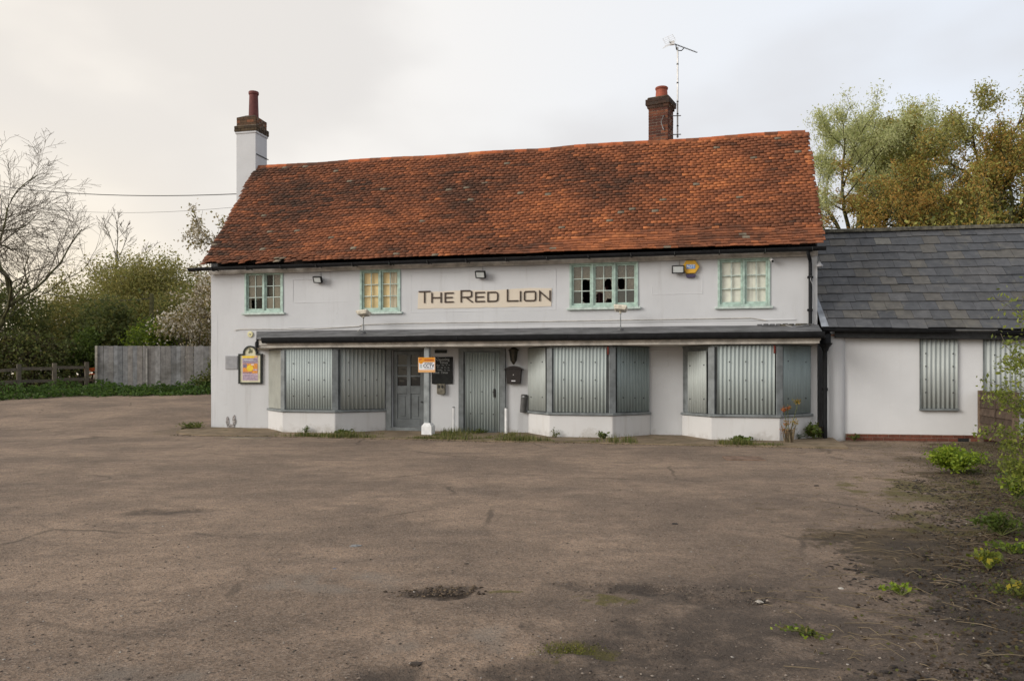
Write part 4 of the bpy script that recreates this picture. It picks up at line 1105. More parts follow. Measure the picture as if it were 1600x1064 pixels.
MB().tube([(0, 0.0, 0.05), (0, -0.06, 0.04)], 0.018, 6).build('mount', MAT['white'], CC)
MB().tube([(-0.01, -0.02, 0.03), (0.015, -0.14, -0.035)], 0.036, 10).build('camera_body', MAT['white'], CC)
MB().tube([(0.015, -0.138, -0.034), (0.018, -0.15, -0.041)], 0.026, 10).build('lens', MAT['blackm'], CC)
FL = pthing('insulator', 'small pale wire insulator hanging by the right end of the front wall', 'insulator', 15.50, -0.05, 3.9)
MB().lathe([(0.03, 0.06), (0.03, 0.03), (0.075, -0.02), (0.07, -0.05), (0.03, -0.06)], 10).build('body', MAT['vent'], FL)
MB().tube([(0, 0, 0.05), (-0.02, 0.03, 0.16)], 0.01, 5).build('hook', MAT['galv'], FL)

# notice board with a poster
NB = pthing('notice_board', 'arched notice board with dark frame holding a yellow and lilac poster', 'notice board', 1.20, -0.005, 1.17)
out_ = [(-.345, 0), (.345, 0), (.345, .80), (.21, .80)] + [(.21 * math.cos(a), .80 + .215 * math.sin(a)) for a in [math.pi * k / 14 for k in range(1, 14)]] + [(-.21, .80), (-.345, .80)]
inn = [(-.305, .04), (.305, .04), (.305, .765), (.17, .765)] + [(.172 * math.cos(a), .80 + .175 * math.sin(a)) for a in [math.pi * k / 14 for k in range(1, 14)]] + [(-.17, .765), (-.305, .765)]
n = len(out_)
b = MB(); vs = [(p[0], -0.055, p[1]) for p in out_] + [(p[0], -0.055, p[1]) for p in inn] + [(p[0], 0.015, p[1]) for p in out_] + [(p[0], -0.022, p[1]) for p in inn]
b.add(vs, [f for k in range(n) for f in ((k, (k + 1) % n, n + (k + 1) % n, n + k), (k, 2 * n + k, 2 * n + (k + 1) % n, (k + 1) % n), (n + k, n + (k + 1) % n, 3 * n + (k + 1) % n, 3 * n + k))])
b.build('frame', MAT['boardframe'], NB)
MB().xzprism(inn, -0.026, 0.012).build('backboard', MAT['boardcream'], NB)
b = MB()
for k, (cx_, cz_, rr) in enumerate(((0.0, .885, .045), (-.035, .845, .03), (.03, .85, .035), (.045, .89, .022), (-.02, .92, .025))):
    b.xzprism([(cx_ + rr * math.cos(a) * R.uniform(.6, 1.2), cz_ + rr * math.sin(a) * R.uniform(.6, 1.2)) for a in [q * 2 * math.pi / 8 for q in range(8)]], -0.032 - .001 * k, -0.024)
b.build('crest', simple('faded_crest', (0.14, 0.14, 0.08), 0.7, 0.6, 60), NB)
PO = MB().xzprism([(-.235, .085), (.225, .085), (.225, .745), (-.235, .75)], -0.031, -0.025).build('poster', MAT['posterlilac'], NB)
def flat(parent, name, x0, x1, z0, z1, y, mat): return MB().box(x0, x1, y, y + 0.0015, z0, z1).build(name, MAT[mat], parent)
flat(PO, 'banner', -.233, .12, .685, .743, -0.0335, 'posteryellow'); flat(PO, 'banner_tip', .12, .21, .70, .743, -0.0335, 'orangelt')
flat(PO, 'text_block', -.215, .20, .59, .665, -0.0335, 'posterviolet'); flat(PO, 'text_block', -.21, .19, .555, .575, -0.0335, 'posterviolet')
flat(PO, 'picture', -.22, .215, .28, .54, -0.0335, 'posterorange')
MB().xzprism([(-.01 + .10 * math.cos(a), .415 + .085 * math.sin(a)) for a in [k * math.pi / 9 for k in range(18)]], -0.0355, -0.034).build('sun_disc', MAT['posteryellow'], PO)
flat(PO, 'picture_band', -.22, .05, .285, .312, -0.0355, 'posterviolet'); flat(PO, 'picture_band', -.215, -.1, .43, .53, -0.0355, 'posterviolet'); flat(PO, 'picture_band', .09, .21, .35, .39, -0.0355, 'posterlilac'); flat(PO, 'picture_spot', .03, .11, .50, .525, -0.0355, 'paper')
for k, (a, c) in enumerate(((-.2, .08), (-.215, .21), (-.21, .15), (-.2, .2))): flat(PO, 'text_line', a, c, .235 - k * .04, .247 - k * .04, -0.0335, 'posterviolet')
for k in range(2): flat(PO, 'text_line', -.2, .19 - .1 * k, .615 + k * .022, .625 + k * .022, -0.0355, 'paper')
# vent plate, disc
VP = pthing('vent_plate', 'plain grey metal vent plate left of the notice board', 'vent', 0.63, -0.006, 1.74)
MB().box(-.185, .185, -.018, .012, -.18, .18).build('plate', MAT['vent'], VP, bevel=0.004)
for k in range(9): MB().box(-.165, .165, -.026, -.017, -.155 + k * .037, -.14 + k * .037).build('slat', MAT['vent'], VP)
DS = pthing('wall_disc', 'small pale yellow round disc on the wall above the notice board', 'disc', 1.19, -0.006, 2.49)
o = MB().lathe([(0.08, 0), (0.08, 0.02), (0.07, 0.025)], 20).build('plate', MAT['disc'], DS, rot=(rad(90), 0, 0)); MB().lathe([(0.022, 0.024), (0.02, 0.034)], 10).build('centre_boss', MAT['galv'], DS, rot=(rad(90), 0, 0))
# camera warning sign on the post
CS = pthing('warning_sign', 'orange and white CCTV warning sign fixed to the grey porch post', 'sign', 6.455, -0.905, 1.47)
MB().box(-.215, .215, -.012, 0, 0, .36).build('plate', MAT['paper'], CS)
def sgn(name, x0, x1, z0, z1, mat, y=-.0145): return MB().box(x0, x1, y, y + .002, z0, z1).build(name, MAT[mat], CS)
sgn('border', -.215, -.20, 0, .36, 'orangelt'); sgn('border', .20, .215, 0, .36, 'orangelt'); sgn('top_band', -.20, .20, .245, .36, 'orange'); sgn('bottom_band', -.20, .20, 0, .06, 'orangelt')
MB().xzprism([(-.20, .245), (-.08, .245), (-.13, .20), (-.17, .205)], -.0145, -.0125).build('picture_corner', MAT['orange'], CS)
MB().xzprism([(-.195, .31), (-.125, .335), (-.12, .318), (-.185, .29)], -.0165, -.0145).build('camera_symbol', MAT['redprint'], CS)
ob('lettering', text_mesh('lettering', 'WARNING', 0.05, MAT['redprint'], 0.002, bold=.001), CS, (.06, -.0162, .295))
ob('lettering', text_mesh('lettering', 'RECORDING', 0.036, MAT['ink'], 0.002), CS, (.05, -.0145, .22))
ob('lettering', text_mesh('lettering', 'CCTV', 0.105, MAT['ink'], 0.002, bold=.002), CS, (.05, -.0145, .155))
ob('lettering', text_mesh('lettering', 'IN OPERATION', 0.03, MAT['ink'], 0.002), CS, (.05, -.0145, .092))
ob('lettering', text_mesh('lettering', '24', 0.05, MAT['ink'], 0.002), CS, (-.145, -.0145, .165)); ob('lettering', text_mesh('lettering', 'HR', 0.04, MAT['greenprint'], 0.002), CS, (-.145, -.0145, .118))
# chalk board
CB = pthing('chalkboard', 'black chalkboard listing opening times between the two doors', 'chalkboard', 6.56, -0.006, 1.18)
MB().box(-.275, .27, -.03, .012, 0, .68).build('board', MAT['chalkboard'], CB, bevel=0.006)
def chalk(s, size, x, z): ob('chalk_lettering', text_mesh('chalk_lettering', s, size, MAT['chalk'], 0.002), CB, (x, -.0315, z), (0, rad(R.uniform(-2, 2)), 0))
chalk('Opening', 0.10, .02, .615); chalk('Times', 0.09, .04, .535)
for k, s in enumerate(('Mon - Thu   5 - 11', 'Fri - Sat  12 - 12', 'Sunday   12 - 10')): chalk(s, 0.048, .03, .47 - k * .06)
chalk('Food  Times', 0.078, -.04, .285)
MB().box(-.275, .27, -.032, -.0305, .318, .322).build('board_groove', MAT['ink'], CB)
ME = pthing('socket_box', 'dirty tan outdoor socket box under the chalkboard', 'socket', 6.54, -0.006, 0.95)
MB().xzprism([(-.105, .0), (-.08, -.03), (.08, -.03), (.105, .0), (.105, .235), (-.105, .235)], -.085, .012).build('box', MAT['meter'], ME, bevel=0.008)
for s in (-.045, .045): MB().xzprism([(s + .032 * math.cos(a), .16 + .04 * math.sin(a)) for a in [k * math.pi / 6 for k in range(12)]], -.089, -.084).build('socket_hole', MAT['blackm'], ME)
HL = pthing('bulkhead_plate', 'dark narrow plate under the canopy above the chalkboard', 'plate', 6.52, -0.006, 1.995)
MB().box(-.155, .155, -.04, .012, -.04, .04).build('plate', MAT['boardframe'], HL, bevel=0.005)
# lantern, letter box, ash bin
LA = pthing('wall_lantern', 'old bronze lantern hanging under the canopy right of the sheeted door', 'lantern', 8.43, -0.16, 1.66)
prof = [(0.015, 0.0), (0.035, 0.03), (0.07, 0.09), (0.10, 0.33), (0.105, 0.34)]
MB().lathe(prof, 6).build('glass_cage', MAT['bronze'], LA)
MB().lathe([(0.13, 0.335), (0.135, 0.36), (0.06, 0.41), (0.03, 0.43), (0.02, 0.47)], 6).build('hood', MAT['bronze'], LA)
for k in range(6):
    a = k * math.pi / 3; MB().tube([(0.07 * math.cos(a), 0.07 * math.sin(a), 0.09), (0.104 * math.cos(a), 0.104 * math.sin(a), 0.335)], 0.007, 4).build('cage_bar', MAT['blackm'], LA)
MB().tube([(0, 0.155, 0.30), (0, 0.06, 0.44), (0, 0, 0.46)], 0.013, 6).build('arm', MAT['blackm'], LA)
LB = pthing('letter_box', 'black wall letter box with gabled lid and white name label', 'letter box', 8.42, -0.006, 1.19)
MB().xzprism([(-.16, 0), (.16, 0), (.195, .36), (-.195, .36)], -.13, .012).build('box', MAT['mailbox'], LB, bevel=0.006)
MB().xzprism([(-.24, .335), (-.17, .365), (-.17, .362), (.17, .362), (.17, .365), (.24, .335), (.24, .35), (.16, .40), (.08, .43), (0, .44), (-.08, .43), (-.16, .40), (-.24, .35)], -.155, .012).build('lid', MAT['mailbox'], LB)
MB().box(-.05, .05, -.135, -.131, .06, .085).build('name_label', MAT['paper'], LB); MB().lathe([(0.012, 0), (0.012, 0.008)], 8, ).build('lock', MAT['alu'], LB, (0, -.13, .22), (rad(90), 0, 0))
AB = pthing('ash_bin', 'dark grey tube shaped cigarette bin leaning on the wall by the middle bay', 'bin', 8.65, -0.075, 0.49, rot=0)
MB().lathe([(0.075, 0), (0.08, 0.01), (0.08, 0.42), (0.07, 0.44), (0.02, 0.445)], 14).build('tube', MAT['binGrey'], AB, (0, 0, 0), (0, rad(4), 0))
MB().lathe([(0.083, 0.37), (0.083, 0.385)], 14).build('band', MAT['galv'], AB, (0, 0, 0), (0, rad(4), 0)); MB().box(-.02, .02, -.084, -.078, .385, .40).build('slot', MAT['paper'], AB, (0, 0, 0), (0, rad(4), 0))
def pipe(label, x):
    t = pthing('guard_pipe', label, 'post', x, -0.28, -0.06, 'white pipes standing either side of the sheeted door')
    MB().lathe([(0.036, 0), (0.036, 0.66), (0.03, 0.665)], 12).build('pipe', MAT['white'], t); MB().lathe([(0.037, 0.655), (0.037, 0.675), (0.02, 0.68)], 12).build('cap', MAT['galv'], t)
pipe('thin white pipe standing left of the corrugated sheeted door', 6.94); pipe('thin white pipe standing right of the corrugated sheeted door', 8.27)

# ------------------------------------------------------------------ aerial and wires
AE = pthing('tv_aerial', 'tall rooftop TV aerial mast clamped beside the right brick chimney', 'aerial', 12.30, 2.62, 7.75)
MB().tube([(0, 0, 0), (0, 0, 2.42)], 0.022, 8).build('mast', MAT['alu'], AE)
for zz in (0.02, .30, .62, .95, 1.45, 1.95): MB().lathe([(0.028, zz), (0.028, zz + .03)], 8).build('mast_band', MAT['blackm'], AE)
for zz in (0.08, 0.58):
    MB().tube([(-0.24, -0.05, zz), (0.09, -0.01, zz)], 0.014, 5).build('clamp_arm', MAT['galv'], AE)
MB().tube([(-0.22, -0.06, .08), (-0.36, -.36, .14), (-0.42, -.36, .33), (-0.36, -.36, .5), (-0.22, -.06, .58)], 0.012, 5).build('chimney_lashing', MAT['galv'], AE)
bd = Vector((0.62, 0.72, -0.012)).normalized(); p0 = Vector((-0.22, -0.28, 2.47))
MB().tube([p0, p0 + bd * 1.12], 0.011, 5).build('boom', MAT['galv'], AE)
MB().tube([p0 + bd * .27, (-0.03, -.03, 2.36), (0, 0, 2.33), (0.10, .10, 2.36), p0 + bd * .60], 0.014, 5).build('boom_cradle', MAT['blackm'], AE)
sd = Vector((-0.72, 0.62, 0)).normalized()
for k in range(17):
    q = p0 + bd * (0.16 + k * .058); l = 0.055 - .001 * k
    MB().tube([q - sd * l, q + sd * l], 0.004, 4).build('element', MAT['galv'], AE)
for s in (-1, 1):
    b = MB()
    for k in range(4):
        q = p0 + bd * (.06 - .035 * k) + Vector((0, 0, s * (.02 + .035 * k)))
        b.tube([q - sd * .19, q + sd * .19], 0.004, 4)
    for l in (-.17, 0, .17): b.tube([p0 + bd * .06 + sd * l + Vector((0, 0, s * .02)), p0 + bd * (-.05) + sd * l + Vector((0, 0, s * .13))], 0.004, 4)
    b.build('reflector', MAT['white'], AE)
b = MB(); b.box(-.06, .06, -.03, .03, -.05, .05, Matrix.Translation(p0 + bd * .12)); b.build('dipole_box', MAT['white'], AE)
def wire(label, a, c, sag, r=0.014):
    b = MB(); a = Vector(a); c = Vector(c)
    b.tube([a + (c - a) * (k / 24) - Vector((0, 0, sag * 4 * (k / 24) * (1 - k / 24))) for k in range(25)], r, 5, False)
    o = b.build('overhead_wire', MAT['wire']); return tag(o, label, 'wire', 'overhead wires')
wire('upper overhead wire running left from the white chimney', fw(-0.6, 2.4, 6.86), (-33, 40, 12.6), 0.75)
wire('thinner lower overhead wire just beneath the upper one left of the chimney', fw(-0.05, 2.6, 6.55), (-32, 42, 11.9), 0.9, 0.0055)
# ------------------------------------------------------------------ slate roofed annex
A0 = fw(15.5, 0.1, 0); TA = rad(10)
def aw(x, y, z=0.0): return Vector((A0.x + x * math.cos(TA) + y * math.sin(TA), A0.y - x * math.sin(TA) + y * math.cos(TA), z))
AX = thing('annex_building', 'low white annex with slate roof and corrugated sheets over its windows', 'building', A0, -TA)
AL_ = 8.2
w = MB(); holes_wall(w, 0.3, AL_, 0.08, 2.40, [], 0.0, .1, 0.4, 0.006); w.build('front_wall', MAT['wall_white'], AX, smooth=True)
MB().box(0.3, AL_, 0.012, 0.25, -0.12, 2.4).box(AL_ - .2, AL_, .25, 5.2, -.12, 2.4).box(0.3, AL_ - .2, 5.0, 5.2, -.12, 2.4).build('wall_core', MAT['wall_white'], AX)
# damp course of red brick under the paint
BR = MB().box(0.58, AL_, -0.004, 0.012, -0.14, 0.078).build('brick_plinth', MAT['mortar'], AX)
x = 0.60
for cno in range(3):
    x = 0.6 - (0.11 if cno % 2 else 0)
    while x < AL_ - 0.3:
        if not (cno == 1 and 2.92 < x + .1 < 3.14) and x > 0.45:
            bb = MB(); k = R.uniform(.75, 1.2); bb.box(max(x, .585), x + 0.215, -0.012 - R.uniform(0, .004), 0.01, -0.135 + cno * .072, -0.073 + cno * .072, None, tuple(v * k for v in (0.15, 0.055, 0.036)))
            bb.build('brick', MAT['brick'], BR)
        x += 0.225
MB().box(2.93, 3.15, -0.02, -0.005, -0.065, 0.01).build('air_brick', MAT['blackm'], BR)
# rounded pier at the joint with the pub
pr = [(0.235 + 0.235 * math.cos(a), -0.02 - 0.16 * math.sin(a)) for a in [math.pi * k / 14 for k in range(15)]] + [(0, 0.02), (0.47, 0.02)][::1]
pr = [(0.08 + p[0], p[1]) for p in pr]
b = MB(); pl = [(0.09 + 0.235 * (1 + math.cos(a)), -0.015 - 0.12 * math.sin(a)) for a in [math.pi * k / 16 for k in range(17)]]
b.prism(pl[::-1], -0.14, 2.28); b.build('corner_pier', MAT['wall'], AX, smooth=False)
MB().prism([(0.09 + 0.235 * (1 + math.cos(a)) , -0.013 - 0.1 * math.sin(a)) for a in [math.pi * k / 10 for k in range(11)]][::-1], 2.28, 2.33).build('pier_top', simple('bare_pink_brick', (0.42, 0.24, 0.18), .9, .3, 12, .4, 40), AX)
# roof
EYA, EZA, RYA, RZA = -0.30, 2.47, 2.65, 5.10
SA = math.hypot(RYA - EYA, RZA - EZA); ay, az = (RYA - EYA) / SA, (RZA - EZA) / SA
def ar(x, s, h=0.0):
    sagx = -0.018 * max(0, x) * (1 - s / SA) ** 2 - 0.03 * math.sin(math.pi * s / SA)
    e = h + 0.012 * fbm(x * .8, s * 1.1, 3.0, 3)
    return Vector((x, EYA + ay * s - az * e, EZA + az * s + ay * e + sagx))
b = MB()
K = 20
for k in range(K):
    x0, x1 = AL_ * k / K, AL_ * (k + 1) / K
    for j in range(6):
        s0, s1 = SA * j / 6, SA * (j + 1) / 6
        b.add([ar(x0, s0, -.02), ar(x1, s0, -.02), ar(x1, s1, -.02), ar(x0, s1, -.02)], [(0, 1, 2, 3)])
    b.add([ar(x0, SA, -.02), ar(x1, SA, -.02), (x1, 5.6, 2.4), (x0, 5.6, 2.4)], [(0, 1, 2, 3)])
AR = b.build('roof', simple('slate_underlay', (0.02, 0.02, 0.022), .9), AX)
NS = 12; SG_ = SA / NS; SW = 0.37
SP = [((0.066, 0.067, 0.071), 6), ((0.055, 0.057, 0.062), 4), ((0.076, 0.075, 0.076), 3), ((0.088, 0.082, 0.073), 1.6), ((0.14, 0.135, 0.12), .25)]
for k in range(NS):
    s = k * SG_; x = -0.02 - (SW / 2 if k % 2 else 0) + 0.05 * R.random()
    while x < AL_ - 0.1:
        wdt = SW * R.uniform(0.93, 1.05); x0, x1 = max(x, 0.0), x + wdt - 0.006; x += wdt
        if x1 - x0 < 0.08: continue
        mid = abs(x0 - 1.9 - s * .35) < 0.5
        r_ = R.random() * sum(q[1] * (3 if mid and q[0][0] > .08 else 1) for q in SP)
        for col, wt in SP:
            r_ -= wt * (3 if mid and col[0] > .08 else 1)
            if r_ <= 0: break
        kk = R.uniform(.85, 1.15); col = tuple(v * kk for v in col)
        ds = R.gauss(0, .010) - (.03 if R.random() < .03 else 0); tw_ = R.gauss(0, .006); h0 = 0.020 + R.uniform(0, .006); top = min(s + SG_ * 1.12, SA)
        p = [ar(x0, s + ds, h0), ar(x1, s + ds + tw_, h0), ar(x1, top, .004), ar(x0, top, .004)]; q = [ar(x0, s + ds, h0 - .010), ar(x1, s + ds + tw_, h0 - .010), ar(x1, top, -.006), ar(x0, top, -.006)]
        bb = MB(); bb.add(p + q, [(0, 1, 2, 3), (4, 7, 6, 5), (0, 4, 5, 1), (1, 5, 6, 2), (2, 6, 7, 3), (3, 7, 4, 0)], col)
        bb.build('slate', MAT['slate'], AR)
for k in range(18):
    x0 = k * .46; x1 = min(x0 + .455, AL_)
    b = MB(); vs = []; n = 7
    for x in (x0, x1):
        p = ar(x, SA); 
        for j in range(n):
            a = math.pi * j / (n - 1); vs.append((x, p.y + .01 - math.cos(a) * .12, p.z - .035 + math.sin(a) * (.11 + R.uniform(-.006, .006))))
    b.add(vs, [(j, j + 1, n + j + 1, n + j) for j in range(n - 1)] + [tuple(range(n - 1, -1, -1)), tuple(range(n, 2 * n))]); b.build('ridge_tile', MAT['mossridge'], AR)
b = MB(); fp = [ar(0.0, s, .03) for s in (0, .5, 1.0, 1.6)]; fq = [ar(.16 - .10 * q / 3, s, .032) for q, s in enumerate((0, .5, 1.0, 1.6))]
b.add(fp + fq, [(q, 4 + q, 5 + q, q + 1) for q in range(3)]); b.build('lead_flashing', MAT['flash'], AR)
# gutter, partly missing
def agut(x0, x1, mat, dz=0.0):
    b = MB(); n = 8; vs = []; fs = []; K = 10
    for k in range(K + 1):
        x = x0 + (x1 - x0) * k / K; zc = 2.45 - .018 * x + dz
        for j in range(n):
            a = math.pi * j / (n - 1); vs.append((x, -.34 - math.cos(a) * .06, zc - math.sin(a) * .075))
    for k in range(K):
        for j in range(n - 1): fs.append((k * n + j, (k + 1) * n + j, (k + 1) * n + j + 1, k * n + j + 1))
    b.add(vs, fs)
    for k in (0, K): b.add(vs[k * n:(k + 1) * n], [tuple(range(n))])
    b.build('gutter', MAT[mat], AX, smooth=True)
agut(0.02, 2.75, 'black'); agut(3.55, AL_, 'black', -.02)
b = MB(); b.tube([(2.7, -.35, 2.375), (3.6, -.36, 2.365)], .028, 6); b.build('gutter_rod', MAT['binGrey'], AX)
b = MB()
for k in range(20):
    x0, x1 = .3 + (AL_ - .3) * k / 20, .3 + (AL_ - .3) * (k + 1) / 20
    za, zb = 2.41 - .018 * x0, 2.41 - .018 * x1
    b.add([(x0, -.22, za - .16), (x1, -.22, zb - .16), (x1, -.22, zb), (x0, -.22, za), (x0, 0.02, za - .16), (x1, .02, zb - .16)], [(0, 1, 2, 3), (4, 5, 1, 0)])
b.build('fascia_board', MAT['blackm'], AX)
def annex_sheet(x0, x1, z0, z1, n):
    fr = MB(); fr.box(x0 - .02, x1 + .02, -.03, -.008, z0 + .001, z1); P = fr.build('window_cover', MAT['grey'], AX)
    MB().box(x0 - .03, x1 + .03, -.09, -.008, z0 - .045, z0).build('window_sill', MAT['grey'], P, bevel=.005)
    sheet(P, (x0, -.025), (x1, -.025), z0 + .005, z1, n, .016, 'sheet_pale', .008, (2, 4), (0, 0))
annex_sheet(2.16, 2.91, .66, 2.24, 8); annex_sheet(3.46, 4.75, .63, 2.20, 13); annex_sheet(5.6, 6.4, .63, 2.18, 8)
b = MB(); b.tube([(15.62 - 15.5, -.3, 2.42), (.05, -.30, 2.36), (.06, -.28, 2.25)], .035, 8); b.build('gutter_outlet', MAT['black'], AX)

# ------------------------------------------------------------------ brown lap fence panel on the right
FP0 = aw(3.35, -.14, -.06)
FN = thing('lap_fence', 'short brown lap wood fence panel by the annex window', 'fence', FP0, rad(-102))
def wood(kind, x0, x1, y0, y1, z0, z1, col, M=None):
    b = MB(); k = R.uniform(.8, 1.2); b.box(x0, x1, y0, y1, z0, z1, M, tuple(v * k for v in col)); return b
BW = (0.085, 0.060, 0.044)
for x in (0.0, 1.85): wood('post', x - .05, x + .05, -.05, .05, 0, 1.13, (0.12, .085, .06)).build('post', MAT['brownwood'], FN, bevel=.006)
for k in range(6):
    z0 = .10 + k * .165
    wood('slat', .05, 1.80, -.011, .005, 0, .185, BW, Matrix.Translation((0, -.035, z0)) @ Matrix.Rotation(rad(R.gauss(0, .5)), 4, 'Y') @ Matrix.Rotation(rad(-11), 4, 'X')).build('slat', MAT['brownwood'], FN)
wood('batten', .9, .95, -.05, -.024, .1, 1.06, BW).build('batten', MAT['brownwood'], FN); wood('rail', .05, 1.8, -.03, .03, 1.065, 1.10, BW).build('capping', MAT['brownwood'], FN)

# ------------------------------------------------------------------ fences on the left
BF0 = Vector((-17.15, 33.0, 0))
bz = gz(-16, 33)
BF = thing('board_fence', 'tall fence of weathered grey upright boards left of the pub', 'fence', (BF0.x, BF0.y, bz - .1))
x = 0.0; k = 0
while x < 9.5:
    wd = R.uniform(.17, .23); kk = R.uniform(.72, 1.2); tn = R.uniform(-.01, .012)
    b = MB(); b.box(0, wd - .006, R.uniform(-.012, 0), .018, 0, 2.0 + R.uniform(-.015, .01), None, ((.20 + tn) * kk, .195 * kk, (.19 - tn) * kk))
    b.build('board', MAT['oldwood'], BF, (x, 0, 0), (0, rad(R.gauss(0, .25)), 0)); x += wd; k += 1
for x in (-.06, 2.0, 4.1, 6.2, 8.3): wood('post', x, x + .11, .02, .13, 0, 1.97, (.2, .19, .17)).build('post', MAT['oldwood'], BF)
wood('post', -.10, -.005, -.06, .04, 0, 2.0, (.27, .25, .21)).build('post', MAT['oldwood'], BF)
wood('rail', 2.0, 2.06, -.045, -.014, .05, 1.9, (.26, .25, .23)).build('cover_strip', MAT['oldwood'], BF)
for z in (.4, 1.6): wood('rail', 0, 9.5, .02, .07, z, z + .09, (.18, .17, .15)).build('rail', MAT['oldwood'], BF)
RA, RB = Vector((-17.35, 33.0, 0)), Vector((-22.6, 27.6, 0)); rd = RB - RA; RL = rd.length; ra = math.atan2(rd.y, rd.x)
RF = thing('rail_fence', 'low brown post and rail fence in front of the dark bushes', 'fence', (RA.x, RA.y, 0), ra)
PX = [0.25, 1.45, 2.70, 3.9, 5.1, 6.3, 7.5]
def rz_(d): p = RA + rd.normalized() * d; return gz(p.x, p.y)
for q, d in enumerate(PX): wood('post', d - .075, d + .075, -.06, .06, rz_(d) - .1, rz_(d) + 1.22 + R.uniform(-.04, .03), (.125, .105, .078)).build('post', MAT['oldwood'], RF, bevel=.008)
for q in range(len(PX) - 1):
    for z in (.55, 1.02):
        a, c = PX[q], PX[q + 1]; za, zc = rz_(a) + z + R.uniform(-.03, .03), rz_(c) + z + R.uniform(-.03, .03); b = MB(); kk = R.uniform(.8, 1.15)
        b.add([(a, -.02, za - .06), (c, -.02, zc - .06), (c, .02, zc - .06), (a, .02, za - .06), (a, -.02, za + .06), (c, -.02, zc + .06), (c, .02, zc + .06), (a, .02, za + .06)], [(0, 3, 2, 1), (4, 5, 6, 7), (0, 1, 5, 4), (1, 2, 6, 5), (2, 3, 7, 6), (3, 0, 4, 7)], (.115 * kk, .097 * kk, .073 * kk))
        b.build('rail', MAT['oldwood'], RF)
OB = thing('plastic_barrier', 'small orange slatted barrier behind the end of the rail fence', 'barrier', (-18.1, 34.0, gz(-18.1, 34)))
for z in (.62, .78, .86): MB().box(-.1, .62, -.02, .02, z, z + .055).build('slat', MAT['orangeplastic'], OB, rot=(0, rad(-4), 0))
for z in (.38,): MB().box(-.9, .6, -.02, .02, z, z + .05).build('slat', MAT['rust'], OB)
for x in (-.85, .5): MB().box(x, x + .05, -.02, .02, 0, .9 if x > 0 else .45).build('upright', MAT['rust'], OB)
# telegraph pole in the trees
TP = thing('telegraph_pole', 'thin wooden telegraph pole rising in front of the leafy trees', 'pole', (-18.1, 40, gz(-18, 40)))
MB().lathe([(.13, 0), (.10, 4.3), (.03, 4.35)], 10).build('pole', MAT['barkmoss'], TP); MB().box(-.16, -.10, -.2, -.12, 2.4, 2.9).build('pole_marker', MAT['disc'], TP)
wire('slack low wire sagging from the telegraph pole into the bushes', (-18.1, 40, 5.25), (-25.5, 40, 6.1), 0.45, 0.02)
# ------------------------------------------------------------------ plants
def leaf_mesh(name, P, size, cols, mat='leaf', asp=0.5, flat=0.0, jit=0.35, rs=None):
    """P (n,3) leaf centres; each a folded diamond of its own direction"""
    rs = rs or NP
    P = np.asarray(P, dtype=np.float32); n = len(P)
    a = rs.normal(size=(n, 3)); a[:, 2] *= (1 - flat); a /= np.linalg.norm(a, axis=1)[:, None] + 1e-9
    r = rs.normal(size=(n, 3)); b = np.cross(a, r); b /= np.linalg.norm(b, axis=1)[:, None] + 1e-9
    c = np.cross(a, b)
    s = (size * (1 + jit * rs.uniform(-1, 1, n)))[:, None]
    V = np.stack([P - a * s * .5, P + b * s * asp * .5 + c * s * .08, P + a * s * .5, P - b * s * asp * .5 + c * s * .08], 1).reshape(-1, 3)
    F = np.arange(4 * n).reshape(n, 4)
    T_ = np.repeat(np.asarray(cols, dtype=np.float32), 4, axis=0)
    return np_mesh(name, V, F, MAT[mat], T_)
def colour_mix(n, pal, rs=None, k=0.22, P=None, clump=0.0, cs=1.0):
    rs = rs or NP
    w = np.array([p[1] for p in pal], dtype=float); w /= w.sum()
    idx = rs.choice(len(pal), n, p=w)
    c = np.array([p[0] for p in pal], dtype=np.float32)[idx] * (1 + k * rs.uniform(-1, 1, n))[:, None].astype(np.float32)
    return np.clip(c, 0, 1)
class Tubes:
    def __init__(s): s.V = []; s.F = []; s.n = 0
    def add(s, pts, rs, k):
        P = np.array(pts, dtype=np.float32); m = len(P)
        d = np.empty_like(P); d[1:-1] = P[2:] - P[:-2]; d[0] = P[1] - P[0]; d[-1] = P[-1] - P[-2]
        d /= np.linalg.norm(d, axis=1)[:, None] + 1e-9
        ref = np.where(np.abs(d[:, 2:3]) < .9, np.array([[0, 0, 1.]]), np.array([[1., 0, 0]]))
        e1 = np.cross(d, ref); e1 /= np.linalg.norm(e1, axis=1)[:, None] + 1e-9; e2 = np.cross(d, e1)
        t = np.arange(k) * 2 * np.pi / k
        V = P[:, None, :] + (e1[:, None, :] * np.cos(t)[None, :, None] + e2[:, None, :] * np.sin(t)[None, :, None]) * np.array(rs)[:, None, None]
        s.V.append(V.reshape(-1, 3))
        i = np.arange(m - 1)[:, None] * k; j = np.arange(k)[None, :]; j2 = (j + 1) % k
        F = np.stack([i + j, i + k + j, i + k + j2, i + j2], 2).reshape(-1, 4) + s.n
        s.F.append(F); s.n += m * k
    def mesh(s, name, mat): return np_mesh(name, np.concatenate(s.V), np.concatenate(s.F), MAT[mat], None, True)
